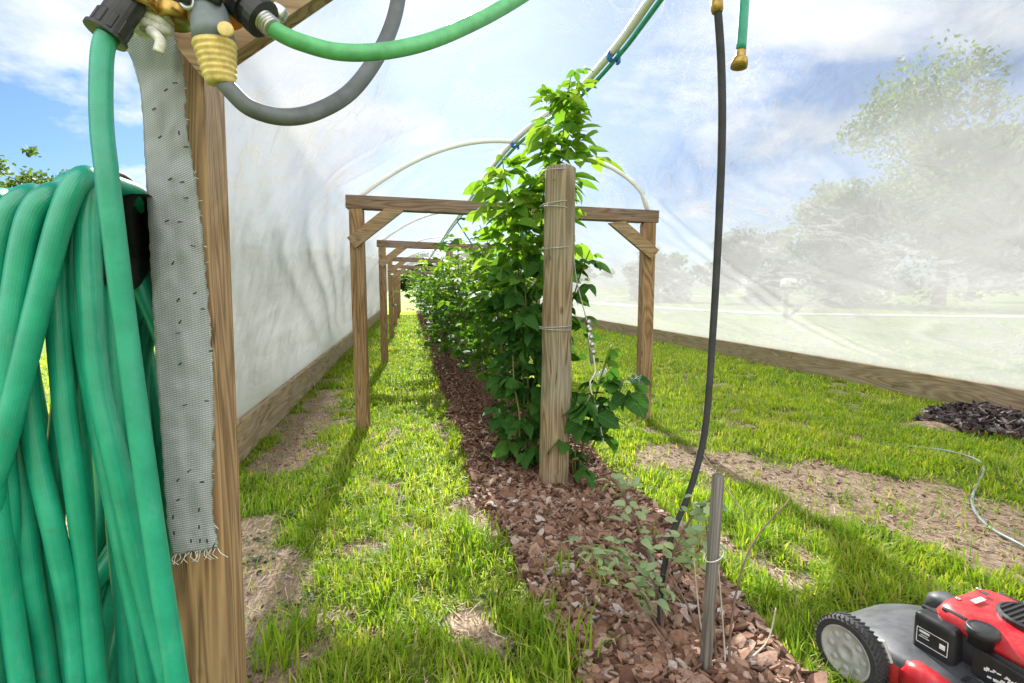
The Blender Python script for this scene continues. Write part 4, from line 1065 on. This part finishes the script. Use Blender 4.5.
for k in range(4): pr += [(.0125, .005*k), (.015, .005*k+.0015), (.015, .005*k+.0035), (.0125, .005*k+.0045)]
pr += [(0, .021)]
obj('ferrule', lathe(pr, frame_to(at(262, 19, .82), q-p), 18), M['steel'], lh)
obj('clamp', boxm((.02, .02, .018), at(279, 12, .845), Matrix.Rotation(R(30), 4, 'Y'), .004, 2), M['steel'], lh)

# ------------------------------------------------------------------ lawn mower
#MOWER
MR = R(9); MS = .72
MO = gp(850, 651, .118*MS); MO = Vector((MO.x, MO.y, 0))+Vector((math.cos(MR), math.sin(MR), 0))*.285*MS
mt = thing('lawn_mower', 'red and black push lawn mower standing on the grass at lower right', 'lawn mower', MO, MR); mt.scale = (MS, MS, MS)
def mpart(name, bm, m, parent=None, smooth=True):
    return obj(name, bm, m, parent or mt, local=True, smooth=smooth)
def wheel(x, y, r, wd, sgn):
    o = bpy.data.objects.new('wheel', None); col.objects.link(o); o.parent = mt; o.location = (x, y, r); o.empty_display_size = .05
    Mx = Matrix.Rotation(R(90)*sgn, 4, 'Y')
    bm = lathe([(r*.74, -wd/2), (r*.93, -wd/2), (r*.985, -wd*.36), (r, -wd*.2), (r, wd*.2), (r*.985, wd*.36), (r*.93, wd/2), (r*.78, wd/2), (r*.74, wd*.4)], Mx, 48)
    for k in range(44):
        a = 2*math.pi*k/44
        for s in (-1, 1):
            T = Mx @ Matrix.Rotation(a+s*.035, 4, 'Z') @ Matrix.Translation((r*1.0, 0, s*wd*.24)) @ Matrix.Rotation(s*.5, 4, 'X')
            add_box(bm, (.006, .0045, wd*.46), T, 0)
    mpart('tyre', bm, M['rubber'], o, False)
    pr = [(0, wd*.30), (r*.16, wd*.30), (r*.18, wd*.36), (r*.30, wd*.36), (r*.33, wd*.30), (r*.66, wd*.33), (r*.70, wd*.46), (r*.76, wd*.47), (r*.78, wd*.40), (r*.76, -wd*.45), (0, -wd*.45)]
    bm = lathe(pr, Mx, 48)
    for k in range(8):
        a = 2*math.pi*k/8; add_lathe(bm, [(0, .004), (r*.085, .003), (r*.11, 0)], Mx @ Matrix.Rotation(a, 4, 'Z') @ Matrix.Translation((r*.50, 0, wd*.315)), 12)
    mpart('rim', bm, M['hub'], o)
    return o
wheel(-.285, 0, .118, .058, -1); wheel(.285, -.03, .088, .05, 1); wheel(-.285, -.62, .13, .058, -1); wheel(.285, -.62, .13, .058, 1)
# loft helper: rounded rectangle sections (cx, cy, z, halfx, halfy, corner)
def loft(secs, n=8, cap=True):
    bm = bmesh.new(); rings = []
    for cx, cy, z, hx, hy, rc in secs:
        rc = min(rc, hx*.999, hy*.999); ring = []
        for q, (sx_, sy_) in enumerate(((1, 1), (-1, 1), (-1, -1), (1, -1))):
            for k in range(n+1):
                a = math.pi/2*(q+k/n); zz_ = z(cx+sx_*(hx-rc)+math.cos(a)*rc, cy+sy_*(hy-rc)+math.sin(a)*rc) if callable(z) else z
                ring.append(bm.verts.new((cx+sx_*(hx-rc)+math.cos(a)*rc, cy+sy_*(hy-rc)+math.sin(a)*rc, zz_)))
        rings.append(ring)
    m_ = len(rings[0])
    for a, b in zip(rings[:-1], rings[1:]):
        for k in range(m_): bm.faces.new((a[k], a[(k+1) % m_], b[(k+1) % m_], b[k]))
    if cap: bm.faces.new(list(reversed(rings[0]))); bm.faces.new(rings[-1])
    return bm
mpart('deck', loft([(0, -.30, .055, .245, .33, .12), (0, -.30, .10, .25, .335, .12), (0, -.30, .15, .245, .33, .12), (0, -.30, .172, .22, .30, .12), (0, -.30, .178, .15, .2, .1)]), M['red'])
# dark grey front cover between the front wheels, sloping down to the nose
bm = bmesh.new(); gridv = []
for i in range(25):
    u = -1+2*i/24; row = []
    for j in range(17):
        v = j/16; y = -.36+.54*v
        hx = .245-.03*max(0, (v-.55)/.45)
        z = .205-.015*v-.10*max(0, (v-.35)/.65)**2.2-.035*abs(u)**6-.012*math.cos(u*9)*(v < .5)*(1-v*2)
        for (cu, cvv) in ((-.25, .30), (-.05, .30), (.15, .30)):
            z -= .010*math.exp(-((u-cu-.25*(v-.3))/.035)**2-((v-cvv)/.12)**2)
        row.append(bm.verts.new((u*hx, y, z)))
    gridv.append(row)
for i in range(24):
    for j in range(16): bm.faces.new((gridv[i][j], gridv[i+1][j], gridv[i+1][j+1], gridv[i][j+1]))
# skirt
for edge in ([gridv[i][16] for i in range(25)], [gridv[0][16-j] for j in range(17)][::-1][::-1], [gridv[24][j] for j in range(17)]):
    low = [bm.verts.new((v.co.x*1.01, v.co.y+(.008 if v.co.y > .15 else 0), .06)) for v in edge]
    for k in range(len(edge)-1): bm.faces.new((edge[k], edge[k+1], low[k+1], low[k]))
bmesh.ops.recalc_face_normals(bm, faces=bm.faces)
mpart('front_cover', bm, M['darkgrey'])
# fenders over the wheels
mpart('axle_bracket', boxm((.012, .10, .07), (-.249, -.06, .155), Matrix.Rotation(R(-28), 4, 'X'), .003), M['hub'], smooth=False)
mpart('far_cowl', loft([(.265, -.03, .13, .048, .115, .045), (.265, -.03, .175, .046, .105, .045), (.262, -.032, .195, .03, .08, .03)]), M['darkgrey'])
mpart('side_cover', loft([(-.21, -.21, .10, .055, .085, .05), (-.21, -.21, .145, .053, .085, .05), (-.21, -.215, .175, .044, .07, .04), (-.21, -.22, .186, .025, .05, .02)]), M['red'])
mpart('chassis_black', loft([(.02, -.26, .175, .19, .20, .06), (.02, -.26, .215, .17, .18, .06)]), M['black'])
mpart('engine_block', loft([(.02, -.26, .20, .125, .17, .05), (.02, -.26, .355, .14, .19, .05)]), M['black'])
# red shroud
zt = lambda x, y: .395+.02*min(1, max(0, (y+.45)/.4))-.22*max(0, abs(x-.03)-.05)**1.25
mpart('shroud', loft([(.035, -.25, .350, .155, .215, .06), (.035, -.25, .365, .158, .218, .06), (.035, -.25, lambda x, y: zt(x, y)-.008, .145, .20, .055), (.035, -.255, lambda x, y: zt(x, y), .125, .18, .05), (.035, -.26, lambda x, y: zt(x, y)+.004, .06, .09, .04)]), M['red'])
bm = lathe([(.085, 0), (.085, .012), (.076, .016), (.072, .010), (0, .010)], Matrix.Translation((.055, -.225, .412)), 36)
for k in range(9): add_box(bm, (.15*math.sqrt(max(.05, 1-((k-4)/4.6)**2)), .007, .012), Matrix.Translation((.055, -.225+(k-4)*.0165, .424)), .002)
mpart('grille', bm, M['black'], smooth=False)
mpart('decal', boxm((.055, .016, .002), (.01, -.105, .4205), Matrix.Rotation(R(3), 4, 'X'), 0), M['white'], smooth=False)
mpart('decal', boxm((.018, .018, .002), (.075, -.09, .4225), Matrix.Rotation(R(1), 4, 'X'), .0), M['darkgrey'], smooth=False)
mpart('scoop', boxm((.012, .07, .018), (-.098, -.10, .392), Matrix.Rotation(R(-38), 4, 'Y'), .004, 2), M['rubber'])
mpart('scoop', boxm((.012, .07, .018), (.165, -.12, .395), Matrix.Rotation(R(38), 4, 'Y'), .004, 2), M['rubber'])
for bx_, by_ in ((-.03, -.07), (.10, -.06)): mpart('bolt', lathe([(0, 0), (.008, 0), (.008, .004), (.004, .006), (0, .006)], Matrix.Translation((bx_, by_, .412)), 6), M['steel'])
bm = tube(spline([(-.19, -.16, .20), (-.175, -.20, .27), (-.16, -.28, .25), (-.15, -.42, .27), (-.2, -.60, .40)], 8), .0045, 6); mpart('cable', bm, M['black'])
# fuel cap on its neck
mpart('fuel_cap', lathe([(0, 0), (.034, 0), (.034, .028), (.040, .032), (.042, .040), (.041, .054), (.036, .058), (.031, .054), (.028, .056), (0, .057)], Matrix.Translation((-.118, -.185, .352)), 32), M['black'])
# air filter box
T = Matrix.Translation((-.115, -.075, .275))
bm = bmesh.new(); add_box(bm, (.085, .125, .145), T, .022, 4); obj_af = mpart('air_filter_box', bm, M['black'])
bm = boxm((.016, .135, .012), (-.1, -.075, .345), None, .004, 2); mpart('filter_latch', bm, M['black'])
bm = bmesh.new()
for (yy, zz2, sy_, sz_) in ((-.075, .300, .09, .0018), (-.075, .250, .09, .0018), (-.03, .275, .0018, .05), (-.12, .275, .0018, .05), (-.052, .290, .030, .007), (-.052, .279, .022, .0022), (-.052, .272, .030, .0022), (-.105, .275, .016, .016)):
    add_box(bm, (.0012, sy_, sz_), Matrix.Translation((-.1582, yy, zz2)), 0)
mpart('filter_label', bm, M['white'], smooth=False)
mpart('side_panel', boxm((.012, .22, .085), (-.142, -.29, .30), Matrix.Rotation(R(4), 4, 'X'), .004, 2), M['black'], smooth=False)
bm = bmesh.new(); random.seed(21)
for k in range(26): add_box(bm, (.0015, random.uniform(.006, .014), random.uniform(.003, .011)), Matrix.Translation((-.1492, -.215-.135*k/25, .297+random.uniform(-.014, .014))) @ Matrix.Rotation(random.uniform(-.6, .6), 4, 'X'), 0)
mpart('worn_decal', bm, M['white'], smooth=False)
mpart('muffler', loft([(.10, -.02, .20, .06, .04, .02), (.10, -.02, .27, .06, .04, .02)]), M['black'])
mpart('lever', boxm((.05, .03, .016), (.215, -.03, .255), Matrix.Rotation(R(25), 4, 'Z'), .004, 2), M['red'])
mpart('lever_mount', boxm((.07, .09, .05), (.18, -.10, .25), None, .01, 2), M['black'])
bm = bmesh.new()
for s in (-1, 1): add_tube(bm, spline([(s*.24, -.52, .17), (s*.24, -.75, .42), (s*.23, -1.15, .84), (s*.2, -1.25, .92)], 8), .012, 10)
add_tube(bm, [Vector((-.2, -1.25, .92)), Vector((0, -1.27, .93)), Vector((.2, -1.25, .92))], .012, 10)
mpart('handle', bm, M['black'])
for o_ in list(mt.children):
    if o_.name.split('.')[0] not in ('wheel', 'front_cover', 'axle_bracket', 'side_cover', 'deck', 'handle', 'far_cowl'): o_.location = (.0, -.10, -.055+.022*(o_.name.split('.')[0] in ('air_filter_box', 'filter_latch', 'filter_label')))
#ENDMOWER
random.seed(31)

# ------------------------------------------------------------------ beyond the tunnel
def strip(name, pts, wd, z, m):
    bm = bmesh.new(); prev = None
    for i, (x, y) in enumerate(pts):
        a = Vector(pts[max(0, i-1)]); b = Vector(pts[min(len(pts)-1, i+1)]); d = (b-a).normalized(); nn = Vector((-d.y, d.x))
        l = bm.verts.new((x+nn.x*wd/2, y+nn.y*wd/2, z)); r = bm.verts.new((x-nn.x*wd/2, y-nn.y*wd/2, z))
        if prev: bm.faces.new((prev[1], r, l, prev[0]))
        prev = (l, r)
    o = obj(name, bm, m); o['kind'] = 'structure'
strip('road', [(-160, 66), (-60, 64), (-10, 62), (20, 61), (60, 62), (200, 70)], 5.5, .02, M['asphalt'])
strip('driveway', [(12, 59), (12.2, 40), (12.6, 26), (14, 18), (20, 14.5), (40, 12)], 1.9, .02, M['asphalt'])
def crown_leaves(name, blobs, n, size, m, parent):
    """many separate leaf faces spread through lumpy clumps"""
    V = np.zeros((n, 4, 3)); A = np.zeros(n)
    w_ = np.array([b[3]**2 for b in blobs]); w_ = w_/w_.sum(); ch = RNG.choice(len(blobs), n, p=w_)
    tone = RNG.uniform(-.18, .18, len(blobs))
    for i in range(n):
        bx, by, bz, br = blobs[ch[i]]
        d = RNG.normal(0, 1, 3); d /= np.linalg.norm(d)+1e-9
        r = br*(RNG.random()**.38)*(1+.35*mnoise.noise(Vector((d[0]*2.3+bx, d[1]*2.3+by, d[2]*2.3+bz))))
        c = np.array([bx, by, bz])+d*r*np.array([1, 1, .78])
        u = RNG.normal(0, 1, 3); u /= np.linalg.norm(u); v = np.cross(u, RNG.normal(0, 1, 3)); v /= np.linalg.norm(v)+1e-9
        s = size*RNG.uniform(.6, 1.4)
        V[i] = [c-u*s*.5, c+v*s*.28, c+u*s*.55, c-v*s*.28]; A[i] = np.clip(.5+tone[ch[i]]+RNG.normal(0, .18), 0, 1)
    b = np.arange(n)*4
    return npmesh(name, V.reshape(-1, 3), [np.stack([b, b+1, b+2, b+3], 1)], m, parent, attr=np.repeat(A, 4))
def tree(x, y, h, cr, label, m, n=6000, size=.3, trunk=.25, nb=14, low=.28, group='trees beyond the tunnel'):
    t = thing('broadleaf_tree', label, 'tree', (x, y, 0), 0, group)
    bm = bmesh.new(); base = Vector((x, y, -.1)); blobs = []
    fork = Vector((x+random.gauss(0, .2), y, h*.33))
    add_tube(bm, spline([base, base.lerp(fork, .5)+Vector((.1, 0, 0)), fork], 6), lambda q: trunk*(1-.35*q), 9)
    for k in range(nb):
        a = 2.4*k+random.gauss(0, .3); e = random.uniform(0, 1)
        rr2 = cr*random.uniform(.25, .82)*(1-.45*e**2); z = h*(low+.12+(.82-low)*e)
        p = Vector((x+rr2*math.cos(a), y+rr2*math.sin(a), z))
        add_tube(bm, spline([fork, fork.lerp(p, .5)+Vector((0, 0, .06*h)), p], 5), lambda q: trunk*.42*(1-.8*q), 6)
        blobs.append((p.x, p.y, p.z, cr*random.uniform(.24, .42)))
        for q in range(2):
            g_ = Vector((random.gauss(0, 1), random.gauss(0, 1), random.gauss(0, .6)))*cr*.25; blobs.append((p.x+g_.x, p.y+g_.y, p.z+g_.z, cr*random.uniform(.12, .2)))
    obj('trunk', bm, M['bark'], t); crown_leaves('crown', blobs, n, size, m, t)
    return t
# big oaks seen hazily through the right hand wall
tree(31.0, 25, 12.6, 7.4, 'largest broad tree seen through the plastic at the right edge', M['tree'], 26000, .27, .4, 26, -.05)
tree(25.2, 27, 7.4, 4.2, 'rounded tree just left of the largest one behind the plastic', M['tree'], 12000, .26, .25, 18, -.05)
tree(22.6, 31, 5.0, 3.2, 'low wide tree at the foot of the rounded tree behind the plastic', M['treedark'], 7000, .26, .2, 12, -.05)
tree(44, 33, 12, 6, 'tall tree standing behind the largest one at the right edge', M['treedark'], 9000, .36, .35, 16, .0)
tree(19.0, 37, 4.4, 3.0, 'small bushy tree far behind the round log post wall', M['tree'], 4000, .36, .2, 11, -.05)
for i, (x, y, h, cr, lb) in enumerate([(-24.8, 40, 9.6, 3.8, 'sunlit tree top farthest left above the green coil'), (-22.6, 42, 9.6, 3.6, 'sunlit tree right of the farthest left one above the coil'), (-30, 44, 8.6, 4, 'tree outside left behind the hose'), (-15.5, 44, 8.0, 3.0, 'yellowish tree beside the near post and webbing')]):
    tree(x, y, h, cr, lb, M['tree'], 4200, .30, .22, 12, .2)
for i, (x, y, h, cr, lb) in enumerate([(-12, 72, 5.2, 4, 'dark distant tree far left of the open tunnel end'), (-4.5, 71, 5.0, 4.2, 'dark distant tree left of the open tunnel end'), (1.5, 70, 5.2, 4.0, 'dark tree framed in the open far end of tunnel'), (8, 71, 5.4, 4.2, 'dark distant tree right of the open tunnel end'), (15, 72, 6, 4.4, 'dark distant tree beyond the road right of the row'),
                                       (23, 73, 6.4, 4.6, 'distant tree beyond the road behind the right wall'), (-21, 74, 6, 4.6, 'dark distant tree beyond the road at left'), (-31, 75, 6.4, 4.8, 'distant dark tree beyond the road at far left')]):
    tree(x, y, h, cr, lb, M['treedark'], 3000, .5, .25, 10, .05)
# mailbox by the driveway
mbx = thing('mailbox', 'white mailbox on a leaning braced post seen through the right wall', 'mailbox', (10.9, 13.2, 0))
obj('post', boxm((.10, .10, 1.1), (10.9, 13.2, .5), None, .005), M['bark'], mbx, smooth=False)
obj('brace', tube([Vector((10.95, 13.2, .15)), Vector((12.1, 13.3, .85))], .045, 8), M['bark'], mbx)
bm = bmesh.new(); add_box(bm, (.22, .42, .13), Matrix.Translation((10.9, 13.15, 1.115)), .005)
add_lathe(bm, [(0, -.21), (.11, -.21), (.11, .21), (0, .21)], Matrix.Translation((10.9, 13.15, 1.18)) @ Matrix.Rotation(R(90), 4, 'X'), 20)
obj('box', bm, M['pvc'], mbx)
